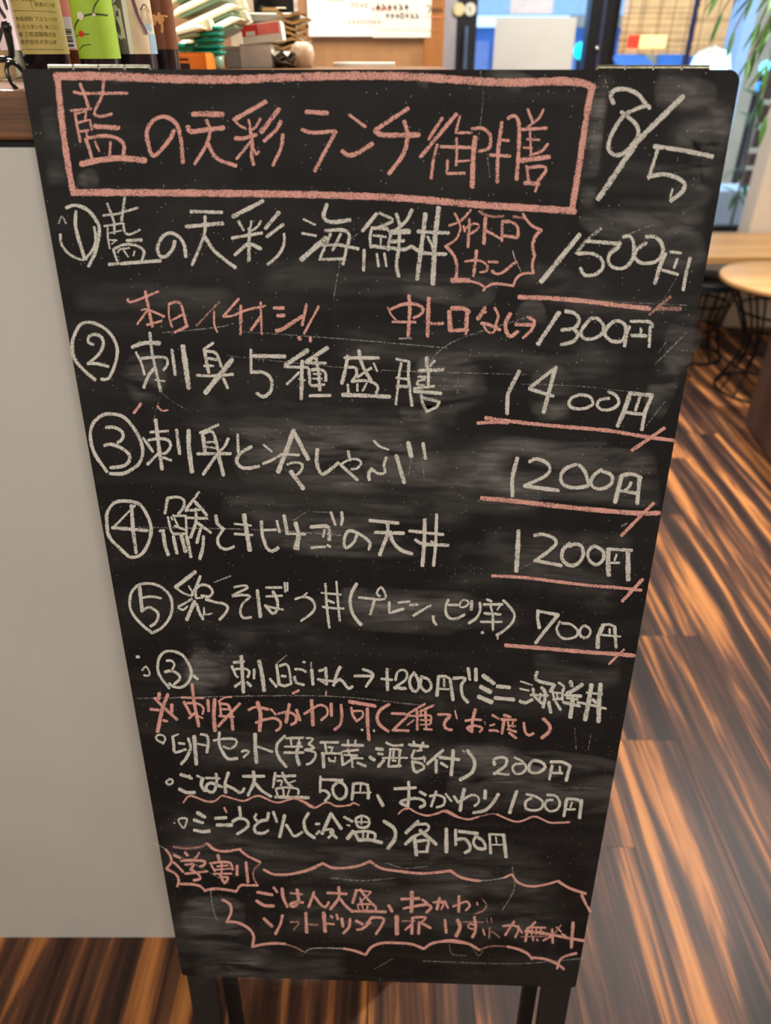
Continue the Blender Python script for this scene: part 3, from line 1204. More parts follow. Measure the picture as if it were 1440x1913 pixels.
P22 295,640 255,610 320,590 380,610 360,640
F12 400,560 405,580
p20 465,505 515,535
p18 445,590 480,580
P20 440,630 490,630 510,640
p22 560,505 610,520
p24 540,540 655,545
P24 560,545 550,600 540,655
p18 590,560 600,610
p18 630,560 630,600
p18 590,590 650,595
p24 590,620 655,640
p24 600,650 655,690
P24 720,570 730,640 760,670 795,655
P30 880,535 930,590 925,640 865,690
@290 1350 4.8
#14
W20 95,190 120,150 100,115 60,110 35,130 50,160 90,180
W26 185,125 195,200 205,265 300,240
w18 185,125 235,105
w22 240,185 290,190
W28 325,145 345,220 310,310 260,370
w36 378,125 395,370
W26 440,105 490,115 505,180 490,265
w20 410,190 480,205
W28 605,90 600,180 630,260 680,325 760,320
W24 555,160 640,145 750,150 750,200 700,235 645,215
W22 805,260 830,250 870,260 820,310
w36 925,105 925,230 935,355
w24 950,215 1075,260
W28 1190,120 1130,180 1115,250 1140,320 1200,395
w24 1205,140 1355,135
w18 1245,150 1250,210
w16 1320,150 1310,200
w20 1190,215 1345,215
w24 1185,268 1355,268
W34 1320,180 1295,280 1315,375
#15
W20 150,510 120,530 140,555 175,545 180,515 150,505
W30 255,465 300,480 350,500
w14 330,470 350,500
w22 400,475 430,490
W30 240,595 300,625 375,625
W32 450,500 435,560 465,610
w22 480,495 600,500
W28 570,460 575,540 545,620 490,610 480,570 520,540 620,575
W30 680,450 650,540 655,625
W26 660,560 720,590 790,630 820,590
w30 815,480 1000,480
W32 905,440 910,530 855,650
W28 925,550 980,610 1060,660
w24 1095,480 1280,475
w24 1100,450 1080,580
W20 1120,520 1160,520 1150,560
W26 1165,450 1200,530 1260,585
w16 1280,520 1220,540
W22 1110,590 1200,580 1300,595 1305,640
w18 1105,600 1120,650
w18 1170,600 1175,650
w16 1225,600 1210,650
w30 1100,665 1395,672
P18 275,715 335,655 480,705 560,700 620,655 720,680 820,700 940,655 1060,700 1130,715 1260,680 1340,700 1440,755
@560 1360 4.8
#14
W20 90,90 150,95 110,140
W22 110,145 160,180 80,190
W24 75,195 160,215 165,260 130,310 90,325
w14 0,90 60,90
W24 215,128 370,128
w20 255,140 265,210
w18 285,170 325,175
w18 320,175 310,215
w24 225,225 400,228
w32 235,235 240,350
w18 285,265 300,300
w20 290,290 340,300
w16 345,260 345,290
w26 410,152 595,155
w22 460,110 465,160
w22 530,110 520,160
w20 405,210 550,195
w20 460,190 470,230
w20 425,240 540,245
w26 405,250 410,330
W22 490,245 500,350
w22 490,280 425,325
w22 510,270 590,270
w26 545,310 615,340
w30 655,260 695,285
W24 805,130 860,155 950,152
w28 715,185 770,190
w22 730,230 770,235
w30 780,290 730,345
W22 835,190 910,190 935,200
w22 840,200 820,340
w24 925,200 915,345
w24 820,345 930,340
w20 770,268 990,268
w22 870,210 865,250
w22 860,290 885,295
w28 1010,150 1175,165
w22 1050,120 1060,160
w22 1135,130 1110,190
W26 1055,200 1035,270 1150,270
w20 1080,205 1120,200
W28 1035,300 1050,380 1080,395
W24 1040,300 1120,320 1140,360 1080,390
w20 1140,255 1145,300
w30 1310,200 1170,320
w32 1250,290 1248,395
#15
W24 210,435 205,575
w26 220,460 405,468
W26 210,560 250,560 290,600 250,650
W28 370,480 320,530 330,600 380,640 430,610 440,540 400,490 360,485
w28 505,505 490,640
W24 500,500 570,495 630,510
w28 630,510 640,570 635,630
w18 570,510 565,570
w16 510,580 660,578
w32 720,605 765,695
w30 875,545 1060,535
W28 1000,485 1000,600 990,700
W28 990,700 920,670 960,645 1060,630 1130,650 1140,690 1100,710
w26 1100,570 1150,600
w26 1245,570 1200,700
W24 1190,610 1260,600 1320,630 1310,690 1250,710
w20 1330,590 1380,655
w24 1405,610 1440,665
P18 0,635 60,670 150,715 260,665 350,700 470,690 500,670 550,690
P18 905,770 940,735 1000,720 1060,755 1160,785 1250,765 1330,740 1440,795
@820 1370 4.8
#14
w30 35,215 205,235
w34 155,155 135,370
w24 45,265 100,300
w14 245,155 255,165
W32 285,155 345,250 320,350 215,415
W28 525,280 520,235 570,215 630,225 620,290 520,360
w22 520,355 650,370
W22 705,215 780,255 810,310 770,355 710,360 685,310 710,275 780,270
W28 870,245 830,300 850,350 920,350 980,300 940,255 870,245
w26 1040,290 1015,410
W28 1030,255 1130,255 1200,290
w30 1200,290 1165,420
w22 1110,300 1110,340
w24 1050,355 1130,355
#15
W32 250,500 225,600 210,690
W22 190,620 260,580 320,550 375,570 375,620 340,650
w34 438,515 435,580
W30 555,545 500,630 430,690 330,710
W32 720,520 690,600 655,710
W24 810,545 890,565 950,610 940,670 870,690 800,670 800,610 850,580
W24 995,550 1070,560 1105,620 1080,680 1010,695 970,650 990,600 1040,595
w28 1165,600 1140,740
W28 1170,585 1250,590 1300,610
w32 1300,600 1280,755
w18 1215,620 1200,660
w20 1170,680 1240,680
P18 0,720 70,700 160,740 280,770 380,745
G14 380,745 440,730 500,720 540,725
P18 540,725 680,785 760,785 880,745 1000,795 1080,800 1185,795
@320 1490 4.8
#16
W18 130,275 80,205 110,185 160,190 150,230 130,275
w12 40,225 50,230
w32 255,135 320,175
w30 225,200 300,225
W30 225,290 290,305 360,300
w30 415,185 510,180
w32 430,245 560,245
p18 495,90 515,130
w28 632,85 640,165
W28 570,215 620,185 690,200 710,250 660,295 610,325
W26 780,150 765,180 785,205
W28 880,200 820,210 765,260 775,310 840,320 885,295
w30 890,140 885,180
w26 935,130 965,215
W32 1035,160 990,350
W26 1050,245 1080,290 1120,345 1190,310
W30 1250,140 1210,210 1225,300 1300,360
w24 1315,235 1345,235
w24 1345,300 1320,325
@600 1500 3.789
w26 85,75 20,215
w24 85,75 155,180
W18 40,190 90,185 100,210 65,245
w24 80,205 120,245
w22 180,100 235,130
w16 200,155 215,160
w26 240,200 200,250
W20 260,110 300,90 350,110 345,165 280,170 260,120
w14 300,105 300,150
w14 270,135 340,135
w22 250,205 275,260
W20 265,205 340,200 395,220 390,260
w16 310,215 310,250
w16 345,215 340,250
W26 280,262 360,262 440,280
W28 460,130 530,180 535,250 485,320
w26 700,130 615,210
W20 670,155 760,150 770,190 660,240
w26 660,245 610,290
W28 715,195 780,250 825,290
w28 675,250 685,365
W22 700,270 770,265 765,310 760,345
w16 690,345 760,345
w28 900,185 898,345
w22 965,190 965,295
w24 990,200 1120,215
W24 965,260 1030,255 1065,300 1060,335 1030,350
W22 1110,230 1090,280 1120,320 1175,320 1160,270 1110,235
w20 1205,220 1212,355
w16 1215,220 1300,225
w26 1305,225 1320,380
w12 1250,240 1255,290
w12 1225,295 1290,295
@300 1560 4.8
#17
G22 135,105 240,120 380,105 430,70
P24 440,80 500,130 600,145 730,125
P22 735,140 800,190 905,240
G22 910,250 850,310 845,380 875,440
P22 880,450 800,450 730,450 690,505
P24 690,505 600,490 500,480 410,495
P24 410,500 370,460 290,440 195,438
P24 160,460 175,410 150,350 70,305
P22 65,300 110,240 100,180 60,130
p24 135,180 190,205
p26 235,155 255,180
P18 360,155 345,190 320,205
P22 125,240 160,270 215,330
P24 200,230 300,225 410,235 400,270 370,280
P22 235,265 310,265 280,310
p22 235,345 430,325
P24 290,310 350,350 370,390 310,405
p28 530,180 545,240
P22 460,250 480,290 500,320
P22 480,250 560,240 640,250 660,310
p16 520,280 620,270
p16 500,310 640,300
p18 490,345 650,345
p18 560,240 560,350
P24 545,350 570,410 590,430
P22 550,375 620,380 600,415
p28 700,275 698,355
p28 780,245 795,420
#18
P24 940,310 1030,350 1170,350 1320,315 1440,265
P24 565,580 630,620 640,690 600,780
P24 610,775 700,785 800,840 840,910 825,1000
P24 830,1000 920,980 1020,970 1120,975
G14 1120,975 1220,1010 1285,1045
#19
P28 880,512 1010,535
P28 870,590 940,630 1020,635
p24 1025,470 1055,510
P28 1100,480 1110,560 1145,640
p18 1175,520 1280,530
P28 1235,490 1245,600 1200,640 1170,620 1220,600 1285,605
p30 935,750 1005,815
P26 1100,720 1080,800 1035,885
G20 1170,780 1250,780 1200,845
p30 1310,700 1315,870
G22 1330,800 1415,805
@570 1600 4.8
p26 90,320 40,450
P24 90,350 140,420 190,455 220,410
p24 210,325 380,335
P28 312,275 310,370 235,470
P26 325,380 370,440 430,490
P26 430,490 550,490 730,495
p26 470,300 435,415
p16 480,300 600,315
P24 505,295 560,370 640,450
p14 600,320 500,410
p16 500,370 520,420
P18 480,430 580,425 640,440 640,480
p14 480,440 490,480
p14 520,440 530,480
p14 570,440 560,480
p30 760,440 785,490
p28 875,380 1030,375
p38 968,320 962,490
P24 890,465 960,450 1100,430 1140,455 1095,500
p22 1060,385 1110,425
p20 1160,410 1240,400
P20 1200,400 1250,420 1230,470
p26 1215,370 1190,470
p22 1260,400 1290,460
p34 175,505 185,670
p22 205,600 265,605
p26 240,535 250,545
p22 290,520 300,560
p26 335,555 345,625
P26 410,560 400,630 350,685
p28 465,575 520,605
P24 470,655 520,645 590,590
p26 605,545 560,600
P24 605,545 710,555 690,620 640,695
p42 828,540 828,690
G18 880,580 990,575
p26 970,550 962,690
p22 960,610 905,655
P20 985,545 1090,545 1040,600
p28 1030,590 1022,690
P22 1060,600 1130,640
p26 1260,570 1270,680
P36 1375,570 1395,630 1360,710
#18
P24 0,135 90,105 170,60
P24 170,60 260,100 380,100 500,80 600,40
P24 605,50 700,105 850,130 1050,150 1200,140 1320,125
F14 0,860 60,825 200,820 350,825
P22 350,825 450,845 540,880
P24 545,880 600,810 700,775 850,775 960,785 1065,825
P24 1070,825 1150,775 1280,760 1440,775
@820 1590 4.8
P24 0,190 120,175
P24 125,180 200,230 300,255 380,265
F14 380,265 500,255 600,235
P18 600,235 665,205
P20 670,210 720,280 830,315 960,300 1085,265
P26 1085,270 1180,330 1325,380
P26 1290,390 1320,460 1365,540
P24 0,810 130,800 270,830 365,885
G14 370,880 480,850 620,855
P24 620,855 720,880 800,920 835,965
P24 845,955 950,965 1060,1010 1120,1055
P22 1235,915 1150,935 1090,970 1060,1050
#19
p26 190,405 185,540
P20 135,495 200,470 260,450 285,490 250,530
p16 350,460 355,480
G18 400,430 435,480 410,530 335,560
G16 225,635 400,635
P26 325,590 335,700 305,770
P18 330,665 280,650 270,685 320,700
G12 435,600 440,640
G12 475,600 480,640
p16 400,700 415,750
G20 460,690 455,775
G14 480,720 510,740 550,775
P20 580,670 680,665 720,700 690,770
p22 680,630 600,750
p18 715,670 750,730
p22 870,635 815,690
p18 810,680 960,685
p24 800,690 780,805
p14 840,690 835,750
p14 880,690 875,745
p14 920,690 915,745
p16 790,720 940,722
G16 740,765 970,762
p20 845,770 850,800
p16 880,790 890,800
p14 1060,680 1100,720
p24 1020,700 1025,820
p18 940,800 1010,760
P26 780,715 900,730 1030,750 1180,780 1300,800
G16 1100,660 1040,740
p14 1105,740 1140,755
p30 1210,640 1190,860
@0 0 1
#20
x2 1150,135 1158,165 1165,185
S60 790,690 850,700 905,710
S75 800,740 850,745 900,735
S50 800,775 830,770 870,780
S70 1030,690 1050,735 1040,785
S80 270,680 290,710 300,745
S30 250,690 262,720 285,745
S90 1270,210 1320,240 1360,255 1340,300 1280,290
S40 1355,190 1368,230 1375,270
S60 1250,140 1290,150 1330,160
S90 1170,390 1240,410 1340,430
S60 1300,250 1250,300 1200,330
S50 1180,300 1230,380 1290,380
S40 1250,480 1300,500 1340,470
S40 110,190 118,260 130,350
S30 170,335 185,340
S40 228,150 238,145 262,150
S36 800,150 810,147 826,150
S44 930,130 975,150 1000,155
S34 1140,170 1130,300 1115,400
S26 1160,135 1140,240 1120,380
S70 500,510 700,520 860,535
S60 150,560 300,555 460,570
S90 640,640 900,650 1180,690
S110 350,790 600,800 850,820
S120 520,860 700,870 830,860
S90 860,860 1050,850 1240,880
S70 910,1010 1050,1020 1200,1030
S60 420,940 600,950 900,965
S50 350,1180 460,1190 620,1180
S70 680,1130 800,1140 1000,1150
S60 350,1230 380,1270 420,1280
S70 370,1240 420,1210 450,1250
S60 700,1290 850,1300 1100,1310
S90 350,1400 600,1410 1050,1430
S110 300,1560 600,1600 1050,1630
S110 330,1700 420,1760 500,1800
S120 520,1700 800,1690 1050,1720
S70 360,1800 500,1810 650,1800
S110 1000,1230 1100,1240 1170,1240
S90 850,1050 1000,1060 1170,1120
S60 1270,640 1310,600 1330,560
S60 1230,760 1260,700 1300,650
S80 990,500 1130,560 1290,600
S50 1340,320 1320,380 1300,420
x3 320,622 420,612 452,605
x3 260,1305 600,1300 800,1318
x3 930,275 935,330
x2.5 470,620 640,632 850,650
x2 440,665 700,690 1000,700
x3 270,985 500,990 650,1000
x2.5 1010,590 860,640 800,700
x2 1085,560 1300,570
x3 1240,680 1280,640 1300,620
x2.5 790,1795 960,1800 1090,1790
x3 395,1660 400,1700 408,1720
x2.5 840,1765 845,1782 870,1785
x2 920,130 925,180 915,260
x2 320,590 318,612
x2 655,480 640,560
x2.5 260,1560 340,1600 430,1650
x2 880,1765 895,1785 905,1770
x3 960,1620 963,1660 940,1700
x2.5 620,1640 680,1645 740,1640
x2.5 725,1612 760,1622 800,1618
x2 1110,1370 1105,1400
x2 1080,1360 1082,1400
x2.5 1155,470 1190,440 1240,420
x2 1245,660 1260,640
x2 735,1790 700,1810
"""
MATS = {'w': M_cw, 'p': M_cp, 'f': M_fw, 'g': M_fp, 'x': M_sc, 's': M_sm}
rows = {}; ox = oy = 0; sc = 1.0; row = 0; cnt = 0
for ln in STROKES.strip().split('\n'):
    if ln[0] == '@': ox, oy, sc = map(float, ln[1:].split()); continue
    if ln[0] == '#': row = int(ln[1:]); continue
    hd, *pp = ln.split()
    rows.setdefault(row, []).append((hd, float(hd[1:]) / sc, [(ox + float(a) / sc, oy + float(b) / sc) for a, b in (p.split(',') for p in pp)]))
for r in sorted(rows):
    st_ = rows[r]; g = 14 if r != 20 else 9999
    par = list(range(len(st_)))
    def find(i):
        while par[i] != i: i = par[i]
        return i
    bb = [(min(p[0] for p in s[2]) - g, min(p[1] for p in s[2]) - g, max(p[0] for p in s[2]) + g, max(p[1] for p in s[2]) + g) for s in st_]
    for i in range(len(st_)):
        for j in range(i):
            if bb[i][0] < bb[j][2] and bb[j][0] < bb[i][2] and bb[i][1] < bb[j][3] and bb[j][1] < bb[i][3]: par[find(i)] = find(j)
    for root_ in sorted(set(find(i) for i in range(len(st_)))):
        mb = MB()
        for i, (hd, wd, pts) in enumerate(st_):
            if find(i) != root_: continue
            c = hd[0].lower(); cnt += 1
            lift = {'s': 0.00008, 'x': 0.00014}.get(c, 0.0002) + (cnt % 60) * 3e-6
            ribbon(mb, pts, wd * (1.04 if c in 'wpfg' else 1), MATS[c], on_board, smooth=(hd[0].isupper() or c == 'x'), step=4.5 if c != 's' else 10,
                   jitter=0.06 if c != 's' else 0.12, lift=lift, cap=(c != 's'))
        o = mb.build('chalk_writing' if r != 20 else 'chalk_smears', sign); tag(o, ROWS[r])
        if r == 20: tag(o, kind='stuff')
m = MB()
for q, (cx, cy, rx, ry, an, sq) in enumerate([(850, 716, 76, 62, 0, 2), (792, 768, 34, 22, 0, 2), (1045, 733, 46, 56, 10, 2), (286, 706, 42, 52, 0, 2), (1335, 250, 48, 74, 15, 3), (1285, 345, 72, 50, 0, 2.5),
      (1190, 425, 90, 34, 12, 2), (1295, 462, 42, 40, 0, 3), (1300, 175, 60, 34, 0, 3), (610, 850, 170, 66, 4, 5), (770, 1140, 120, 42, 3, 6), (905, 900, 130, 60, 3, 5), (1080, 880, 170, 60, 5, 5), (395, 1255, 42, 44, 0, 2),
      (1000, 1460, 170, 60, 3, 5), (640, 1000, 170, 40, 3, 6), (1290, 640, 34, 60, 20, 2), (1250, 735, 26, 60, 22, 2), (185, 335, 22, 20, 0, 2), (1130, 270, 16, 120, 8, 4), (980, 148, 40, 16, 5, 3), (248, 143, 26, 14, 0, 3), (400, 1720, 60, 50, 0, 2.5), (860, 540, 90, 30, 5, 3), (1010, 590, 30, 34, 0, 2)]):
    rows_ = []; uv_ = []
    for k in range(8):
        t = max(0.02, k / 7)
        ring_ = []
        for j in range(33):
            a = 2 * math.pi * j / 32; c_, s_ = math.cos(a), math.sin(a)
            c2, s2 = math.copysign(abs(c_) ** (2 / sq), c_), math.copysign(abs(s_) ** (2 / sq), s_)
            x, y = rx * c2 * t, ry * s2 * t; th = math.radians(an); w_ = 1 + 0.06 * math.sin(3 * a + q)
            ring_.append(on_board(cx + (x * math.cos(th) - y * math.sin(th)) * w_, cy + (x * math.sin(th) + y * math.cos(th)) * w_, 0.00003 + q * 2e-6))
        rows_.append(ring_); uv_.append([(0.5, 0.5 + 0.42 * t ** 4)] * 33)
    m.grid(rows_, M_so, False, False, uv_)
tag(m.build('chalk_smears', sign), 'rounded patches of wiped chalk left by a cloth', kind='stuff')

# ------------------------------------------------------------------ drawing on cylinders and cards
FONT_CACHE = {}
def text_faces(s, size):
    cu = bpy.data.curves.new('t', 'FONT'); cu.body = s; cu.size = size; cu.resolution_u = 2
    o = bpy.data.objects.new('t', cu); COL.objects.link(o)
    dg = bpy.context.evaluated_depsgraph_get(); me = o.evaluated_get(dg).to_mesh()
    vs_ = [tuple(v.co) for v in me.vertices]; fs = [tuple(p.vertices) for p in me.polygons]
    o.evaluated_get(dg).to_mesh_clear(); bpy.data.objects.remove(o); bpy.data.curves.remove(cu)
    return vs_, fs
def put_text(mb, s, size, x, z, mat, mapf, lift):
    vs_, fs = text_faces(s, size); b = len(mb.v)
    mb.v += [tuple(mapf(x + v[0], z + v[1], lift)) for v in vs_]
    k = mb.mi(mat)
    for f in fs:
        mb.f.append(tuple(b + i for i in f)); mb.m.append(k); mb.sm.append(False); mb.uv.append([(0.5, 0.5)] * len(f))
def cyl_map(r):
    "label coordinates (s to the right as seen from the camera side, z) on a cylinder of radius r facing -Y"
    return lambda s, z, lift=0.0: Vector(((r + lift) * math.sin(s / r), -(r + lift) * math.cos(s / r), z))
def patch(mb, s0, z0, s1, z1, mat, mapf, lift, n=12, bow=0.0):
    rows = []
    for j in (0, 1):
        z = (z0, z1)[j]; rows.append([mapf(s0 + (s1 - s0) * i / n, z, lift) for i in range(n + 1)])
    mb.grid(rows, mat, True)
def blob(mb, s, z, rs, rz, mat, mapf, lift, n=12, wob=0.15):
    pts = []
    for i in range(n):
        a = 2 * math.pi * i / n; k = 1 + wob * math.sin(3 * a + s * 900)
        pts.append(mapf(s + rs * k * math.cos(a), z + rz * k * math.sin(a), lift))
    mb.face(pts, mat)

def bottle(name, label, px, Y, r, glassm, zl0, top=0.30, z0=ZT):
    x = P(px, 100, Y).x
    root = empty(name, (x, Y, z0)); root.rotation_euler = (0, 0, math.atan2(-x, Y) * 1.0)
    tag(root, label, 'bottle', 'bottles standing on the counter')
    m = MB()
    m.lathe([(0, 0.0), (r * 0.9, 0.0), (r, 0.004), (r, top * 0.62), (r * 0.96, top * 0.68), (r * 0.72, top * 0.76), (0.017, top * 0.84), (0.0145, top * 0.9), (0.0145, top * 0.965), (0, top * 0.965)], glassm, 32)
    m.build('bottle_glass', root)
    m = MB(); m.lathe([(0.0155, top * 0.93), (0.016, top * 0.935), (0.016, top), (0.0, top)], M_black, 20); m.build('cap', root)
    return root
def label_mesh(root, r, zl0, zl1, mat, arc=2.0, name='paper_label'):
    m = MB(); f = cyl_map(r + 0.0005); patch(m, -arc * r, zl0, arc * r, zl1, mat, f, 0, 28)
    return m, f
c_pinkw = simple('pink_white_label', srgb(238, 214, 216), 0.6, var=0.12, scale=60)
c_mag = simple('magenta_print', srgb(206, 96, 136), 0.6)
# 1 far left: white and pink label with black brush strokes, clear glass
b = bottle('sake_bottle', 'clear bottle, pink and white label with bold black brush strokes, leftmost', -12, 0.955, 0.030, M_clrglass, 0.03)
m, f = label_mesh(b, 0.030, 0.0275, 0.16, c_pinkw)
patch(m, -0.06, 0.0275, 0.008, 0.040, c_mag, f, 0.0003)
for pts, wd in (([(-0.004, 0.062), (0.010, 0.075), (0.022, 0.058)], .004), ([(0.020, 0.092), (0.012, 0.070)], .005), ([(0.001, 0.100), (0.018, 0.096)], .005), ([(0.024, 0.088), (0.028, 0.066)], .004),
                ([(0.000, 0.050), (0.006, 0.036), (0.014, 0.046)], .005), ([(-0.016, 0.092), (-0.010, 0.070)], .007), ([(-0.02, 0.055), (-0.004, 0.058)], .006), ([(0.010, 0.118), (0.014, 0.104)], .006)):
    ribbon(m, pts, wd, M_ink, f, step=0.003, lift=0.0005)
m.build('paper_label', b)
# 2 yellow label
b = bottle('sake_bottle', 'dark bottle with a cream yellow back label in small print, second from the left', 74, 1.03, 0.034, M_dkglass, 0.03)
m, f = label_mesh(b, 0.034, 0.0235, 0.17, simple('cream_label', srgb(240, 220, 140), 0.65, var=0.04))
for s, z, t, sz in ((-0.029, 0.0335, '大分県宇佐市大字山本', .0052), (-0.029, 0.0410, '製造者 三和酒類株式会', .0052), (-0.029, 0.0485, '原材料 さつまいも 米こうじ', .0048),
                    (-0.029, 0.0560, '品名 本格焼酎 アルコール分', .0048), (-0.027, 0.0745, '本格 いも焼酎', .0056), (-0.027, 0.0845, 'いもこうじ製', .0056), (-0.02, 0.0945, 'いも', .0056), (-0.027, 0.106, '焼酎', .007),
                    (0.006, 0.070, '飲酒は二十歳', .0044), (0.006, 0.078, 'になってから', .0044), (0.006, 0.086, 'お酒は適量を', .0044), (0.006, 0.094, '妊娠中や授乳', .0044), (0.006, 0.102, '品質保持のため', .0044)):
    put_text(m, t, sz, s, z, M_inkb, f, 0.0004)
for z in (0.0655, 0.0285): ribbon(m, [(-0.031, z), (0.033, z - 0.0005)], 0.0004, M_inkb, f, False, step=0.004, lift=0.0004, cap=False)
ribbon(m, [(0.003, 0.067), (0.003, 0.12)], 0.0004, M_inkb, f, False, step=0.01, lift=0.0004, cap=False)
m.build('paper_label', b)
# 3 pink
b = bottle('sake_bottle', 'bottle with a salmon pink label and barcode strip, between the yellow and green ones', 116, 1.11, 0.034, M_brglass, 0.03)
m, f = label_mesh(b, 0.034, 0.0275, 0.17, simple('salmon_label', srgb(246, 150, 130), 0.6, var=0.04))
patch(m, 0.006, 0.029, 0.020, 0.0625, M_white, f, 0.0003)
for z in [0.0315 + 0.0016 * k for k in range(13) if k % 5 != 2]: patch(m, 0.008, z, 0.017, z + (0.0007 if int(z * 1e4) % 3 else 0.0011), M_ink, f, 0.0006)
ribbon(m, [(-0.018, 0.078), (-0.013, 0.082), (-0.012, 0.074), (-0.017, 0.070)], 0.0012, M_red, f, step=0.002, lift=0.0005)
m.build('paper_label', b)
# 4 green with plum branch
b = bottle('sake_bottle', 'bottle with a bright green label showing a plum branch, fourth from the left', 186, 1.02, 0.0235, M_dkglass, 0.02)
m, f = label_mesh(b, 0.0235, 0.0190, 0.17, simple('green_label', srgb(168, 206, 60), 0.55, var=0.05))
M_br = simple('branch_print', srgb(60, 76, 30), 0.6)
for pts, wd in (([(-0.030, 0.048), (-0.022, 0.054), (-0.014, 0.059), (-0.002, 0.062), (0.010, 0.062), (0.018, 0.0615)], .0018), ([(0.000, 0.062), (0.004, 0.070), (0.012, 0.078), (0.018, 0.084)], .0012), ([(0.010, 0.078), (0.004, 0.090), (0.002, 0.100)], .0012),
                ([(-0.028, 0.041), (-0.018, 0.043), (-0.008, 0.043)], .0009), ([(-0.026, 0.028), (-0.018, 0.032), (-0.008, 0.033)], .0009)):
    ribbon(m, pts, wd, M_br, f, step=0.002, lift=0.0004)
for k in range(5):
    a = k * 1.256; blob(m, -0.014 + 0.0022 * math.cos(a), 0.0605 + 0.0022 * math.sin(a), .0022, .0022, M_white, f, 0.0007, wob=0)
    blob(m, -0.0175 + 0.0019 * math.cos(a), 0.0435 + 0.0015 * math.sin(a), .0021, .0017, M_red, f, 0.0007, wob=0)
blob(m, 0.0015, 0.0615, .0018, .0018, M_white, f, 0.0008)
m.build('paper_label', b)
# 5 grey label with white brush characters and a pale painting
b = bottle('sake_bottle', 'dark bottle with a grey label, white brush characters and a pale painting', 252, 1.065, 0.027, M_dkglass, 0.02)
m, f = label_mesh(b, 0.027, 0.0235, 0.17, simple('grey_label', srgb(120, 114, 110), 0.6, var=0.12, scale=50))
M_lc = simple('label_cream', srgb(226, 206, 170), 0.6, var=0.1, scale=60); M_lb = simple('label_blue', srgb(150, 184, 204), 0.6, var=0.15, scale=80); M_lt = simple('label_tan', srgb(196, 176, 140), 0.6, var=0.15, scale=70)
patch(m, -0.003, 0.0235, 0.070, 0.17, M_lc, f, 0.0002)
patch(m, 0.022, 0.0235, 0.045, 0.044, M_lb, f, 0.0004); blob(m, 0.024, 0.098, .009, .012, M_lb, f, 0.0004); blob(m, 0.023, 0.060, .009, .010, M_lt, f, 0.0006); blob(m, 0.022, 0.050, .008, .005, M_lb, f, 0.0007)
blob(m, 0.013, 0.108, .009, .009, M_lt, f, 0.0005)
ribbon(m, [(0.007, 0.078), (0.011, 0.060), (0.016, 0.050), (0.018, 0.045)], 0.004, simple('label_plum', srgb(120, 84, 96), 0.6), f, step=0.003, lift=0.0008)
ribbon(m, [(0.015, 0.068), (0.022, 0.074), (0.030, 0.066), (0.032, 0.056)], 0.0010, M_ink, f, step=0.003, lift=0.0004)
patch(m, -0.006, 0.0235, -0.0005, 0.11, M_white, f, 0.0004)
for pts, wd in (([(-0.028, 0.092), (-0.020, 0.097), (-0.012, 0.097)], .005), ([(-0.020, 0.088), (-0.021, 0.080), (-0.016, 0.075), (-0.012, 0.081), (-0.015, 0.088), (-0.020, 0.088)], .003),
                ([(-0.026, 0.066), (-0.018, 0.067), (-0.014, 0.070)], .006), ([(-0.016, 0.066), (-0.020, 0.052), (-0.026, 0.040)], .004), ([(-0.013, 0.060), (-0.010, 0.048), (-0.013, 0.040), (-0.018, 0.044)], .004), ([(-0.010, 0.068), (-0.009, 0.040)], .0025)):
    ribbon(m, pts, wd, M_white, f, step=0.003, lift=0.0011)
m.build('paper_label', b)
# 6 brown
b = bottle('sake_bottle', 'slim brown bottle with a brown label and a small gold emblem, rightmost of the bottles', 307, 1.105, 0.018, M_dkglass, 0.02)
m, f = label_mesh(b, 0.018, 0.0285, 0.17, simple('brown_label', srgb(124, 70, 36), 0.4, var=0.18, scale=20))
M_gold = simple('gold_print', srgb(226, 172, 110), 0.5)
for z in (0.094, 0.091, 0.0875, 0.082): ribbon(m, [(-0.012, z), (0.014, z)], 0.0008, M_gold, f, False, step=0.004, lift=0.0004)
blob(m, -0.007, 0.060, .004, .006, M_gold, f, 0.0004); blob(m, 0.001, 0.060, .0045, .005, M_gold, f, 0.0005); ribbon(m, [(0.0, 0.066), (0.002, 0.054), (0.001, 0.047)], .003, M_gold, f, step=0.002, lift=0.0006)
ribbon(m, [(0.002, 0.064), (0.010, 0.063)], .002, M_gold, f, False, step=0.003, lift=0.0006)
m.build('paper_label', b)

# ring clip hanging at the counter edge
clip = empty('wire_stand', tuple(P(22, 105, 0.72))); tag(clip, 'glossy black wire clip with ball head and hanging ring, at the counter edge', 'clip')
def rel(px, py, Y): return P(px, py, Y) - clip.location
Yc = 0.72
m = MB(); m.lathe([(0, -0.0045), (0.003, -0.004), (0.0045, 0), (0.003, 0.004), (0, 0.0045)], M_glossb, 16, rel(12, 51, Yc)); m.build('ball_head', clip)
m = MB(); m.tube([rel(12, 53, Yc), rel(17, 72, Yc), rel(21, 92, Yc), rel(22, 103, Yc), rel(19, 110, Yc), rel(8, 111, Yc), rel(-14, 109, Yc)], [0.0035, 0.0032, 0.0028, 0.0026, 0.0026, 0.0026, 0.0026], M_glossb, 12); m.build('lever', clip)
m = MB(); m.tube([rel(-16, 113, Yc), rel(6, 113, Yc), rel(22, 114, Yc - 0.003), rel(34, 121, Yc - 0.006), rel(38, 128, Yc - 0.010)], 0.0019, M_glossb, 10); m.build('wire_arm', clip)
cc = rel(33.5, 146, Yc - 0.012); rr = []
for k in range(28):
    a = 2 * math.pi * k / 28; s_ = math.sin(a); c_ = math.cos(a)
    rr.append(cc + Vector((0.0058 * c_ + 0.0028 * s_ * -1, 0.004 * c_, 0.0110 * s_)))
m = MB(); m.tube(rr, 0.0018, M_glossb, 10, closed=True); m.build('ring', clip)

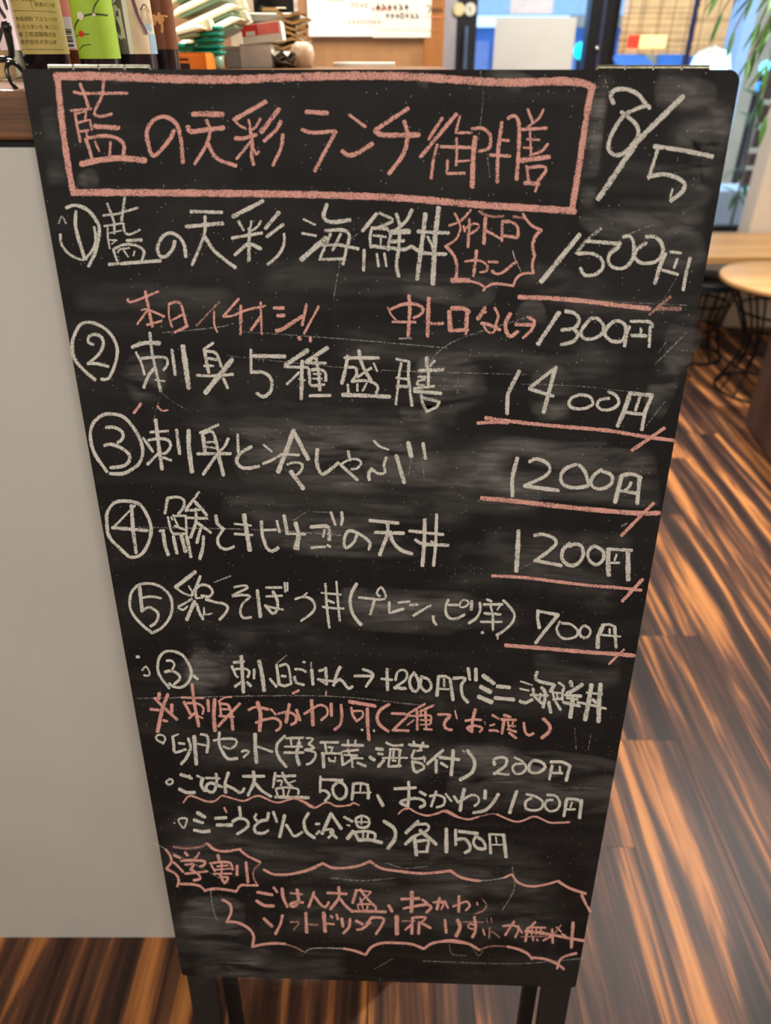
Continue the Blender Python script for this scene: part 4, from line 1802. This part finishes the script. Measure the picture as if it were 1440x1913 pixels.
# ------------------------------------------------------------------ takeaway things on the counter
def card_box(name, label, cat, lo, hi, mat, rot=0.0, tilt=0.0, prints=(), group=None, bevel=0.002):
    c = Vector(((lo[0] + hi[0]) / 2, (lo[1] + hi[1]) / 2, lo[2])); hx, hy, hz = (hi[0] - lo[0]) / 2, (hi[1] - lo[1]) / 2, hi[2] - lo[2]
    root = empty(name, c); root.rotation_euler = (0, tilt, rot); tag(root, label, cat, group)
    m = MB(); m.box((-hx, -hy, 0), (hx, hy, hz), mat); m.build('carton', root, bevel=bevel)
    m = MB(); m.box((-hx * 0.98, -hy * 0.98, hz), (hx * 0.98, hy * 0.02, hz + 0.0012), mat); m.build('flap', root)
    if prints:
        m = MB()
        for q_, (a, b, c_, d, mt) in enumerate(prints): m.box((-hx + 2 * hx * a, -hy - 0.0008 - 0.0005 * q_, hz * b), (-hx + 2 * hx * c_, -hy + 0.0002, hz * d), mt)
        m.build('printed_panel', root)
    return root
def span(px0, py0, px1, py1, Y, dep):
    a, b = P(px0, py1, Y), P(px1, py0, Y); return (a.x, Y, a.z), (b.x, Y + dep, b.z)
def on_top(lo, hi): return (lo[0], lo[1], ZT), hi
# orange box
lo, hi = on_top(*span(332, 100, 384, 130, 1.28, 0.08))
card_box('orange_box', 'low orange carton with dark print, right of the brown bottle', 'box', lo, hi, M_orange, prints=((0.0, 0.1, 0.42, 0.45, M_ink), (0.0, 0.62, 0.4, 0.72, M_ink)))
# teal lids: stack of ribbed cups lying
tx = P(394, 100, 1.36).x
for k in range(5):
    m = MB(); z = ZT + 0.020 + k * 0.0082
    prof = [(0.0, 0.0), (0.017, 0.0), (0.0225, 0.0022), (0.0245, 0.0040), (0.0225, 0.0058), (0.019, 0.0072), (0.0, 0.0072)]
    n = 24; rows = [[((tx + (r * (1 + 0.05 * (j % 2))) * math.cos(2 * math.pi * j / n)), 1.36 + r * (1 + 0.05 * (j % 2)) * math.sin(2 * math.pi * j / n), z + zz) for j in range(n)] for r, zz in prof]
    m.grid(rows, M_teal, True, True)
    tag(m.build('ribbed_lid'), ['lowest', 'second lowest', 'middle', 'second highest', 'topmost'][k] + ' shiny green ribbed lid in the stack beside the orange carton', 'lid', 'stack of green ribbed lids')
m = MB(); m.lathe([(0, 0), (0.015, 0), (0.021, 0.020), (0, 0.020)], M_cgreen, 20, (tx, 1.36, ZT)); tag(m.build('plastic_cup'), 'pale green plastic cup under the stack of green lids', 'cup')
m = MB()
for j in range(5):
    m.tube([(P(333, 84, 1.37).x + j * 0.013, 1.37, P(333, 88 + j * 0.6, 1.37).z), (P(333, 84, 1.37).x + j * 0.013 + 0.012, 1.37, P(333, 90, 1.37).z)], 0.006, M_teal, 8)
tag(m.build('green_leaf_garnish'), 'dark green plastic garnish strip behind the orange carton', 'garnish')
m = MB(); lo, hi = on_top(*span(326, 92, 386, 120, 1.385, 0.05)); m.box(lo, hi, M_cgreen); tag(m.build('plastic_tub', bevel=0.004), 'pale green plastic tub behind the orange carton', 'tub')
# slanted cream clamshell lids
specs = [(322, 62, 432, 4, 0.0), (328, 92, 452, 34, 0.0), (322, 20, 402, -30, 0.0), (330, 30, 380, 18, 0.0)]
def clam(px0, py0, px1, py1, Y, label):
    a, b = P(px0, py0, Y), P(px1, py1, Y); Lx = (b - a).length; ang = math.atan2(b.z - a.z, b.x - a.x)
    root = empty('takeaway_box', a); root.rotation_euler = (0, -ang, 0); tag(root, label, 'food box', 'cream takeaway boxes on the counter')
    m = MB(); rows = []
    for (ins, zz) in ((0.0, 0.0), (0.004, 0.006), (0.012, 0.009), (0.022, 0.011)):
        rows.append([(ins, ins, zz), (Lx - ins, ins, zz), (Lx - ins, 0.12 - ins, zz), (ins, 0.12 - ins, zz)])
    rows = [r + [] for r in rows]; m.grid(rows, M_cream, False, True); m.face(rows[-1], M_cream); m.face(rows[0][::-1], M_cgreen)
    m.build('lid', root, bevel=0.003)
    m = MB(); m.box((-0.004, -0.004, -0.0022), (Lx + 0.004, 0.124, 0.0), M_cream); m.build('rim', root, bevel=0.0008)
    m = MB(); m.box((0.01, 0.002, -0.008), (Lx - 0.01, 0.118, -0.0022), M_cgreen); m.build('tray', root, bevel=0.003)
    m = MB(); m.box((Lx - 0.002, 0.04, -0.004), (Lx + 0.010, 0.075, 0.012), M_cream); m.build('clasp', root, bevel=0.003)
clam(330, 92, 446, 36, 1.42, 'cream takeaway box lying aslant, lowest of the slanted pile')
clam(326, 64, 440, 12, 1.44, 'cream takeaway box aslant in the middle of the pile')
clam(322, 30, 420, -16, 1.46, 'cream takeaway box aslant above the middle one of the pile')
clam(318, 66, 372, 52, 1.29, 'short cream takeaway box just right of the brown bottle')
clam(318, 6, 400, -50, 1.48, 'cream takeaway box aslant at the top of the pile')
# red and white carton, white cartons, tray, black caddy, napkins
lo, hi = span(455, 44, 527, 80, 1.50, 0.05)
card_box('printed_carton', 'small white carton with a red printed face, lying on the white cartons', 'box', lo, hi, M_white, 0.0, -0.10, ((0.0, 0.42, 0.42, 1.0, M_red), (0.44, 0.42, 0.94, 1.0, M_pinkp), (0.10, 0.44, 0.33, 0.66, M_white)))
lo, hi = on_top(*span(450, 84, 506, 130, 1.505, 0.07))
card_box('white_carton', 'white carton under the red printed one', 'box', lo, hi, simple('offwhite_card', srgb(214, 200, 186), 0.6))
lo, hi = on_top(*span(424, 94, 449, 130, 1.51, 0.06))
card_box('white_carton', 'narrow mauve grey carton left of the white one', 'box', lo, hi, simple('mauve_card', srgb(170, 154, 148), 0.6))
lo, hi = on_top(*span(508, 104, 556, 130, 1.50, 0.05))
root = empty('paper_bundle', (lo[0], lo[1], ZT)); tag(root, 'rumpled white paper bundle right of the cartons', 'paper')
for k in range(3):
    m = MB(); wx = hi[0] - lo[0]
    rows = [[(wx * i / 8, 0.02 * j, 0.006 * k + 0.004 + 0.010 * abs(math.sin(i * 0.9 + k + j))) for i in range(9)] for j in range(4)]
    m.grid(rows, M_white, True); m.build('sheet', root)
lo, hi = on_top(*span(420, 88, 528, 130, 1.60, 0.09))
card_box('plastic_case', 'translucent grey case behind the white cartons', 'case', lo, hi, simple('greyish_plastic', srgb(176, 160, 150), 0.35))
lo, hi = span(448, 24, 560, 40, 1.60, 0.12)
m = MB(); m.box(lo, hi, simple('silver_grey', srgb(188, 186, 172), 0.3)); m.box((lo[0], lo[1] - 0.004, hi[2] - 0.004), (hi[0], hi[1], hi[2]), M_white)
tr = m.build('metal_tray', bevel=0.003); tag(tr, 'silver grey tray with a pale rim below the black box', 'tray')
lo2, hi2 = span(470, 42, 552, 87, 1.62, 0.09); m = MB(); m.box(lo2, (hi2[0], hi2[1], lo[2]), simple('tray_stack', srgb(150, 126, 100), 0.6)); tag(m.build('shallow_box'), 'brown grey box carrying the silver tray', 'box')
lo3, hi3 = span(474, -30, 546, 23, 1.62, 0.08)
root = empty('black_box', (lo3[0], lo3[1], hi[2])); tag(root, 'glossy black box standing on the silver tray', 'box')
m = MB(); m.box((0, 0, 0), (hi3[0] - lo3[0], 0.08, hi3[2] - hi[2]), M_glossb); m.build('casing', root, bevel=0.003)
m = MB(); m.lathe([(0, -0.001), (0.009, -0.001), (0.009, 0.001), (0, 0.001)], M_cream, 16, (0.052, -0.002, 0.008), 1, 1); m.box((0.016, -0.0015, 0.003), (0.046, 0.0, 0.009), M_kraft); m.build('front_slot', root)
for k in range(9):
    a, b_ = P(512 + 3 * (k % 3), 122 - k * 9.2, 1.56), P(572 + 6 * math.sin(k * 2.1), 118 - k * 9.2, 1.56)
    m = MB(); zz = ZT + 0.0005 + k * 0.0098
    rows = [[(a.x + (b_.x - a.x) * i / 6, 1.56 + 0.03 * j, zz + 0.003 * math.sin(i * 1.3 + k) + (0.0045 if s else 0.0)) for i in range(7)] for s in (0, 1) for j in ((0, 1, 2) if not s else (2, 1, 0))]
    m.grid(rows, M_kraft if k % 3 != 1 else M_white, True, False)
    m.face([rows[0][i] for i in range(7)] + [rows[-1][i] for i in range(6, -1, -1)], M_kraft)
    tag(m.build('paper_packet'), ['lowest', 'second lowest', 'third lowest', 'fourth lowest', 'middle', 'fourth highest', 'third highest', 'second highest', 'topmost'][k] + (' white' if k % 3 == 1 else ' brown') + ' paper packet of the rumpled pile left of the wall papers', 'packet', 'pile of brown paper packets')
m = MB(); a = P(566, 122, 1.53); m.lathe([(0, 0), (0.016, 0), (0.022, 0.02), (0.019, 0.034), (0.010, 0.040), (0, 0.038)], simple('translucent_bag', srgb(206, 178, 146), 0.4, var=0.2), 14, (a.x, 1.53, ZT)); tag(m.build('small_bag'), 'small crumpled pale bag at the right end of the packets', 'bag')
m = MB(); lo, hi = on_top(*span(622, 117, 738, 130, 1.66, 0.06)); m.box(lo, (hi[0], hi[1], lo[2] + max(0.003, hi[2] - lo[2])), M_white); tag(m.build('white_slab', bevel=0.001), 'flat white pad on the counter below the wall papers', 'pad')

# papers on the partition
def card(name, label, cat, px0, py0, px1, py1, Y, mat, marks=(), th=0.0015, sides=0.0):
    a, b_ = P(px0, py1, Y), P(px1, py0, Y)
    root = empty(name, (a.x, Y, a.z)); tag(root, label, cat)
    W, Hh = b_.x - a.x, b_.z - a.z
    m = MB(); m.box((0, -th, 0), (W, 0, Hh), mat); m.build('sheet', root)
    if marks:
        m = MB(); f = lambda x, z, lift=0.0: Vector((x * W, -th - 0.0004 - lift, z))
        for (pts, wd, mt) in marks: ribbon(m, [(x, z) for x, z in pts], wd, mt, lambda x, z, lift=0.0: Vector((x, -th - 0.0004, z)), False, step=0.004)
        tag(m.build('handwriting', root), kind='stuff')
    return root, W, Hh
def scrib(x0, x1, z, h, mt, wd, seed):
    r = random.Random(seed); out = []; x = x0
    while x < x1:
        k = r.random()
        if k < .4: out.append(([(x, z), (x + h * .7, z + r.uniform(-.1, .1) * h)], wd, mt)); out.append(([(x + h * .3, z + h * .5), (x + h * .35, z - h * .5)], wd, mt))
        elif k < .7: out.append(([(x, z + h * .4), (x + h * .5, z + h * .1), (x, z - h * .5)], wd, mt)); out.append(([(x + h * .4, z), (x + h * .7, z - h * .4)], wd, mt))
        else: out.append(([(x, z + h * .4), (x + h * .6, z + h * .4), (x + h * .6, z - h * .4), (x, z - h * .4), (x, z + h * .4)], wd, mt))
        x += h * 1.05
    return out
# 640..690 -> pixel size at YP
PXM = (P(700, 60, YP) - P(600, 60, YP)).length / 100
mk = scrib(0.06, 0.10, 56 * PXM, 0.012, M_inkr, .003, 1) + scrib(0.13, 0.18, 47 * PXM, 0.013, M_inkr, .003, 2) + scrib(0.19, 0.245, 42 * PXM, 0.012, M_inkr, .003, 3) + scrib(0.12, 0.215, 22 * PXM, 0.012, M_inkr, .0025, 4)
card('menu_paper', 'white paper menu with pale red handwriting on the brown partition, left of the other', 'paper', 577, -110, 694, 68, YP - 0.012, M_paper, mk, th=0.002)
mk = scrib(0.008, 0.125, 72 * PXM, 0.014, M_ink, .004, 5) + scrib(0.16, 0.21, 72 * PXM, 0.013, M_ink, .003, 6) + scrib(0.012, 0.10, 46 * PXM, 0.016, M_ink, .004, 7) + scrib(0.04, 0.13, 33 * PXM, 0.014, M_ink, .0035, 8)
mk += [([(0.160, 48 * PXM), (0.172, 48 * PXM), (0.166, 36 * PXM)], .003, M_ink)] + [([(x + 0.004 * math.cos(a), 42 * PXM + 0.004 * math.sin(a)) for a in [q * 1.05 for q in range(7)]], .0025, M_ink) for x in (0.178, 0.190, 0.202)]
mk += [([(0.155, 32 * PXM), (0.21, 31 * PXM)], .002, M_inkr), ([(0.155, 62 * PXM), (0.21, 61 * PXM)], .003, M_inkr), ([(0.02, 12 * PXM), (0.20, 11 * PXM)], .0015, M_kraft)]
card('menu_paper', 'white paper menu with black handwriting and a price on the brown partition', 'paper', 696, -110, 809, 70, YP - 0.012, simple('paper_b', srgb(232, 224, 204), 0.8, var=0.02), mk, th=0.002)
card('notice_sheet', 'plain grey white sheet covering the lower part of the glazed door', 'paper', 918, 32, 1078, 150, YF - 0.004, M_paperg)
card('notice_sheet', 'pale grey sheet higher up on the glazed door, above the plain one', 'paper', 952, -60, 1040, 26, YF - 0.004, simple('paper_c', srgb(206, 206, 214), 0.7, var=0.08, scale=20))
for px, nm, mt in ((857, 'cream', simple('cream_magnet', srgb(232, 214, 160), 0.4)), (878, 'white', simple('white_magnet', srgb(226, 222, 200), 0.4))):
    c = P(px, 18, YF - 0.006); root = empty('round_magnet', c); tag(root, f'small round {nm} disc stuck on the black door stile', 'magnet')
    rows = [[(r * math.cos(a), y, r * math.sin(a)) for a in [2 * math.pi * k / 20 for k in range(20)]] for r, y in ((0.029, 0.005), (0.029, -0.004), (0.026, -0.007), (0.0001, -0.007))]
    m = MB(); m.grid(rows, mt, False, True); m.build('disc', root)
    if nm == 'white': m = MB(); m.box((-0.002, -0.0085, -0.012), (0.002, -0.007, 0.010), M_ink); m.box((-0.008, -0.0085, 0.006), (0.002, -0.007, 0.009), M_ink); m.build('print', root)

# ------------------------------------------------------------------ bamboo blinds, sign in the window
M_bam = simple('bamboo', srgb(236, 200, 140), 0.6, var=0.2, scale=18); M_bam2 = simple('bamboo_dark', srgb(196, 156, 104), 0.6, var=0.2, scale=18); M_thr = simple('blind_thread', srgb(120, 92, 60), 0.8)
def blind(label, xa, xb, za, zb, Y, seed):
    r = random.Random(seed); root = empty('bamboo_blind', (xa, Y, za)); tag(root, label, 'blind')
    z = 0; ma = MB()
    while z < zb - za:
        h = 0.0052; y = r.uniform(-0.0006, 0.0006); ma.box((r.uniform(0, .006), y, z), (xb - xa - r.uniform(0, .006), y + 0.002, z + h), M_bam if r.random() < .72 else M_bam2); z += 0.0074
    tag(ma.build('slats', root), kind='stuff')
    m = MB(); x = 0.03
    while x < xb - xa:
        m.box((x, -0.003, 0), (x + 0.003, -0.0008, zb - za), M_thr); x += 0.075
    m.build('threads', root)
    m = MB(); m.box((0, -0.006, zb - za), (xb - xa, 0.008, zb - za + 0.025), M_bam2); m.build('top_rail', root)
Yw = YF - 0.05
blind('bamboo blind hanging in the window beside the black post', D2 + 0.03, P(1282, 90, Yw).x, P(1200, 101, Yw).z, 2.28, Yw, 3)
blind('bamboo blind hanging in the window right of the navy glazing bar', P(1290, 90, Yw).x, P(1345, 120, Yw).x, P(1300, 104, Yw).z, 2.28, Yw, 4)
ls = empty('light_box_sign', tuple(P(1174, 90, Yw - 0.10))); tag(ls, 'small horizontal red and cream sign hanging before the bamboo blind', 'sign')
a = P(1174, 90, Yw - 0.10); b_ = P(1246, 66, Yw - 0.10); W, Hh = b_.x - a.x, b_.z - a.z
m = MB(); m.box((0, 0, 0), (W, 0.03, Hh), emit('sign_cream', srgb(250, 226, 150), 0.9)); m.build('sign_face', ls, bevel=0.002)
m = MB(); m.box((-0.002, -0.002, -0.001), (W * 0.27, 0.031, Hh + 0.001), emit('sign_red', srgb(226, 60, 40), 0.7)); m.build('red_panel', ls)
m = MB()
for x in (0.04, W - 0.04): m.tube([(x, 0.02, Hh), (x, 0.02, 0.9)], 0.0015, M_black, 6)
m.build('cord', ls)

# ------------------------------------------------------------------ tables
TZ = 0.55
YT0, YT1 = 3.68, 4.24
tb = empty('window_table', (2.1, 3.95, 0)); tag(tb, 'long light wooden table along the window, behind the round one', 'table')
m = MB(); m.box((-1.15, YT0 - 3.95, TZ - 0.035), (1.2, YT1 - 3.95, TZ), M_tablew); m.build('tabletop', tb, bevel=0.004)
for x in (-1.08, 1.12):
    for y in (-0.22, 0.24):
        m = MB(); m.box((x - 0.02, y - 0.02, 0), (x + 0.02, y + 0.02, TZ - 0.035), M_black); m.build('leg', tb)
rt = empty('round_table', (1.845, 3.30, 0)); tag(rt, 'round light wooden table on a black wire basket base, at the right edge', 'table')
m = MB(); m.lathe([(0, TZ - 0.026), (0.292, TZ - 0.026), (0.30, TZ - 0.020), (0.30, TZ - 0.004), (0.296, TZ), (0, TZ)], M_tablew, 56); m.build('tabletop', rt)
def rad(z): return 0.115 + 0.15 * abs(z / (TZ - 0.03) - 0.42) ** 1.3 * 1.9
for z in (0.012, 0.13, 0.25, 0.40, TZ - 0.036):
    m = MB(); m.tube([(rad(z) * math.cos(a), rad(z) * math.sin(a), z) for a in [2 * math.pi * k / 32 for k in range(32)]], 0.006, M_black, 8, closed=True); m.build('wire_ring', rt)
for k in range(14):
    a = 2 * math.pi * k / 14 + 0.15
    m = MB(); m.tube([(rad(z) * math.cos(a), rad(z) * math.sin(a), z) for z in [0.008 + (TZ - 0.04) * j / 8 for j in range(9)]], 0.0052, M_black, 6); m.build('wire', rt)
# black wire chair behind, mostly in shade
ch = empty('wire_stool', (1.68, 3.78, 0)); tag(ch, 'black wire stool tucked under the window table', 'stool')
def ring(r, z): return [(r * math.cos(a), r * math.sin(a), z) for a in [2 * math.pi * k / 24 for k in range(24)]]
for r, z in ((0.16, 0.012), (0.11, 0.17), (0.13, 0.30), (0.165, 0.395)):
    m = MB(); m.tube(ring(r, z), 0.007, M_black, 8, closed=True); m.build('wire_ring', ch)
for k in range(10):
    a = 2 * math.pi * k / 10
    m = MB(); m.tube([(0.16 * math.cos(a), 0.16 * math.sin(a), 0.01), (0.11 * math.cos(a), 0.11 * math.sin(a), 0.17), (0.165 * math.cos(a), 0.165 * math.sin(a), 0.395)], 0.006, M_black, 6); m.build('wire', ch)
m = MB(); m.lathe([(0, 0.40), (0.165, 0.40), (0.17, 0.41), (0.16, 0.425), (0, 0.43)], M_black, 32); m.build('seat', ch)
# dark cabinet at the right
cb = empty('dark_cabinet', (1.60, 1.9, 0)); tag(cb, 'dark brown wooden cabinet side at the right edge of the picture', 'cabinet')
m = MB(); cm = [(0.012, 1.0), (-0.10, -0.3)]
m.face([(0.012, 1.0, 0.02), (-0.13, -0.1, 0.02), (-0.13, -0.1, 0.52), (0.012, 1.0, 0.52)], M_dkwood); m.face([(0.012, 1.0, 0.02), (0.012, 1.0, 0.52), (0.42, 1.0, 0.52), (0.42, 1.0, 0.02)], M_dkwood)
m.face([(0.42, 1.0, 0.02), (0.42, 1.0, 0.52), (0.42, -0.1, 0.52), (0.42, -0.1, 0.02)], M_dkwood); m.face([(-0.13, -0.1, 0.02), (0.42, -0.1, 0.02), (0.42, -0.1, 0.52), (-0.13, -0.1, 0.52)], M_dkwood)
m.build('side_panels', cb)
m = MB(); m.face([(0.004, 1.01, 0.52), (-0.14, -0.11, 0.52), (0.43, -0.11, 0.52), (0.43, 1.01, 0.52)][::1], M_dkwood); m.face([(0.004, 1.01, 0.54), (-0.14, -0.11, 0.54), (0.43, -0.11, 0.54), (0.43, 1.01, 0.54)], M_dkwood)
m.face([(0.004, 1.01, 0.52), (-0.14, -0.11, 0.52), (-0.14, -0.11, 0.54), (0.004, 1.01, 0.54)], M_dkwood); m.build('top', cb)
m = MB(); m.box((0.03, -0.05, 0), (0.40, 0.97, 0.02), M_black); m.build('plinth', cb)

# ------------------------------------------------------------------ plants
hang = empty('hanging_plant', (1.62, 2.72, 2.05)); tag(hang, 'hanging plant with drooping narrow green leaves, at the top right corner', 'plant')
m = MB(); m.lathe([(0, -0.14), (0.07, -0.14), (0.11, -0.07), (0.125, 0.0), (0.115, 0.0), (0.1, -0.02), (0, -0.02)], M_stem, 24); m.build('basket', hang)
m = MB(); m.tube([(0, 0, 0), (0, 0, 0.65)], 0.002, M_black, 6); m.build('cord', hang)
def leaf_mesh(Ln, Wd):
    m = MB(); rows = []
    for t, k in ((0, .12), (.15, .6), (.4, 1.0), (.7, .75), (.9, .35), (1.0, .04)):
        x = Ln * t; dz = -0.18 * Ln * t * t; w_ = Wd * k / 2
        rows.append([(x, -w_, dz - w_ * .3), (x, 0, dz + w_ * .25), (x, w_, dz - w_ * .3)])
    m.grid(rows, M_leaf, True); return m
lf0 = None
tips = [(1350, 20, 2.5), (1372, 55, 2.5), (1398, 110, 2.45), (1412, 90, 2.5), (1425, 180, 2.5), (1434, 120, 2.4), (1345, -20, 2.55), (1420, 40, 2.5), (1438, 60, 2.6), (1432, 215, 2.6)]
R = random.Random(5); nl = 0
for (px, py, Y) in tips:
    tip = P(px, py, Y) - hang.location; a = Vector((R.uniform(-.05, .05), R.uniform(-.05, .05), -0.02))
    mid = (a + tip) / 2 + Vector((-0.10, -0.03, 0.16))
    pts = [a * (1 - t) ** 2 + mid * 2 * t * (1 - t) + tip * t * t for t in [j / 10 for j in range(11)]]
    m = MB(); m.tube(pts, 0.0022, M_stem, 6); st_ = m.build('stem', hang)
    for j in range(3, 11):
        for s in (-1, 1):
            if lf0 is None: lf0 = leaf_mesh(0.085, 0.017).build('leaf', hang); o = lf0
            else: o = lf0.copy(); COL.objects.link(o)
            o.parent = hang; d = (pts[j] - pts[j - 1]).normalized()
            ang = math.atan2(d.y, d.x) + s * R.uniform(.4, 1.0)
            o.location = pts[j]; o.rotation_euler = (R.uniform(-.5, .5), R.uniform(0.7, 1.35), ang); o.scale = (R.uniform(.7, 1.15),) * 3; nl += 1

# ------------------------------------------------------------------ outside
m = MB(); m.box((-14, YF + 0.12, -0.12), (16, 16, -0.02), simple('pavement', srgb(150, 150, 150), 0.8, var=0.1, scale=3)); tag(m.build('ground'), kind='structure')
bl = empty('street_building', (1.5, 9.0, 0)); tag(bl, 'tan building across the street seen through the window', 'building')
M_tan = simple('tan_facade', srgb(206, 176, 140), 0.8, var=0.15, scale=3); M_bluew = simple('blue_facade', srgb(70, 130, 200), 0.5, var=0.2, scale=3)
m = MB(); m.box((1.05, 0, 0), (9, 3, 4.6), M_tan); m.build('wall', bl)
m = MB(); m.box((-8, 0.1, 0), (1.0, 3, 1.62), M_bluew); m.build('shopfront', bl)
m = MB(); m.box((-8, -0.1, 1.72), (1.0, 0.1, 4.4), simple('pale_facade', srgb(206, 224, 240), 0.7)); m.build('upper_wall', bl)
for k in range(7):
    x = -6.5 + k * 1.05; m = MB(); m.box((x, 0.02, 0.2), (x + 0.85, 0.1, 1.5), simple('shop_glass', srgb(120 + 12 * (k % 3), 160, 214), 0.25)); m.build('window', bl)
for k in range(5):
    x = 1.4 + k * 1.5; m = MB(); m.box((x, -0.04, 0.4), (x + 0.8, 0.0, 1.38), M_bluew); m.build('window', bl)
aw = MB(); a = P(1160, 140, 7.0); b_ = P(1236, 100, 7.0)
aw.face([(a.x, 7.0, b_.z - .12), (b_.x, 7.0, b_.z - .12), (b_.x, 7.5, b_.z), (a.x, 7.5, b_.z)], M_bluew); aw.box((a.x, 6.98, a.z - .2), (b_.x, 7.0, b_.z - .12), M_bluew)
aw.box((a.x, 7.45, 0), (a.x + .05, 7.5, b_.z), M_black); aw.box((b_.x - .05, 7.45, 0), (b_.x, 7.5, b_.z), M_black)
tag(aw.build('awning'), 'blue awning outside, below the bamboo blind', 'awning')
lp = empty('street_lamp', tuple(P(1327, 122, 6.5))); lp.location.z = 0; tag(lp, 'round white street lamp glowing outside the window', 'lamp')
zl = P(1327, 122, 6.5).z
m = MB(); m.lathe([(0.0001, -0.13), (0.10, -0.10), (0.15, -0.02), (0.12, 0.08), (0.0001, 0.13)], emit('lamp_glow', (0.75, 0.97, 1.0), 2.2), 20, (0, 0, zl)); m.build('globe', lp)
m = MB(); m.tube([(0, 0, 0), (0, 0, zl - 0.12)], 0.03, M_frameb, 8); m.build('post', lp)
for px, py, lab, colr, r in ((1085, 95, 'cyan signal light seen through the door glass', (0.0, 0.85, 1.0), 0.055), (1430, 126, 'cyan signal light right of the chalkboard, upper', (0.25, 0.95, 1.0), 0.045), (1418, 162, 'small blue signal light right of the chalkboard, lower', (0.05, 0.35, 1.0), 0.028)):
    c = P(px, py, 6.0 if py < 150 else 5.6); root = empty('signal_light', c); tag(root, lab, 'light')
    m = MB(); m.lathe([(0.0001, -r), (r * .7, -r * .7), (r, 0), (r * .7, r * .7), (0.0001, r)], emit('signal_glow', colr, 1.6), 16); m.build('lens', root)
    m = MB(); m.tube([(0, 0.03, -r * .9), (0, 0.03, -c.z)], 0.02, M_frameb, 6); m.build('post', root)
# slatted brown shutter outside, white van-like wall, low plant
Ys = YF + 0.35; M_slat = simple('screen_slat', srgb(150, 110, 92), 0.6)
sh = empty('slatted_screen', tuple(P(1400, 345, Ys))); sh.location.z = 0; tag(sh, 'brown slatted screen outside the window beside the beige pillar', 'screen')
xs = [P(1386, 345, Ys).x - sh.location.x, P(1455, 345, Ys).x - sh.location.x]
for (t, b2) in ((120, 186), (196, 230), (243, 276), (287, 310), (318, 346)):
    za_, zb_ = P(1400, b2, Ys).z, P(1400, t, Ys).z
    m = MB(); m.box((xs[0], 0, za_), (xs[1], 0.02, zb_), M_slat); m.build('slat', sh)
m = MB(); m.box((xs[1] - .03, 0.02, 0), (xs[1] - 0.01, 0.05, 2.0), M_slat); m.build('upright', sh)
m = MB(); lo, hi = span(1300, 356, 1470, 470, YF + 0.7, 0.3); m.box((lo[0], lo[1], 0), hi, simple('planter_white', srgb(244, 246, 250), 0.6, var=0.06)); tag(m.build('planter_box', bevel=0.01), 'white planter outside behind the tables', 'planter')
aa, bb_ = P(1330, 300, 7.2), P(1386, 150, 7.2)
m = MB(); m.box((aa.x, 7.2, 0), (bb_.x, 7.5, P(1370, 300, 7.2).z), M_bluew); m.box((aa.x, 7.2, P(1370, 300, 7.2).z), (bb_.x, 7.5, 2.6), simple('pale_board', srgb(214, 224, 240), 0.6, var=0.05)); tag(m.build('street_board', bevel=0.01), 'tall pale blue and white board standing outside, seen beside the chalkboard edge', 'board')
op = empty('street_plant', (P(1374, 400, YF + .55).x, YF + 0.60, hi[2])); op.location.z = 0; tag(op, 'small leafy plant outside the window beside the screen', 'plant')
m = MB(); m.tube([(0, 0, 0), (0.01, 0, 0.6), (-0.02, 0, 1.25)], 0.008, M_stem, 6); m.build('stem', op)
lf1 = leaf_mesh(0.14, 0.035)
lf1 = lf1.build('leaf', op)
for k in range(15):
    o = lf1 if k == 0 else lf1.copy()
    if k: COL.objects.link(o); o.parent = op
    o.location = (R.uniform(-.02, .02), 0, [0.62, 0.7, 0.80, 1.05, 1.12, 1.2, 1.27][k % 7] + R.uniform(-.03, .03)); o.rotation_euler = (R.uniform(-.4, .4), R.uniform(-.5, .8), R.uniform(0, 6.28))
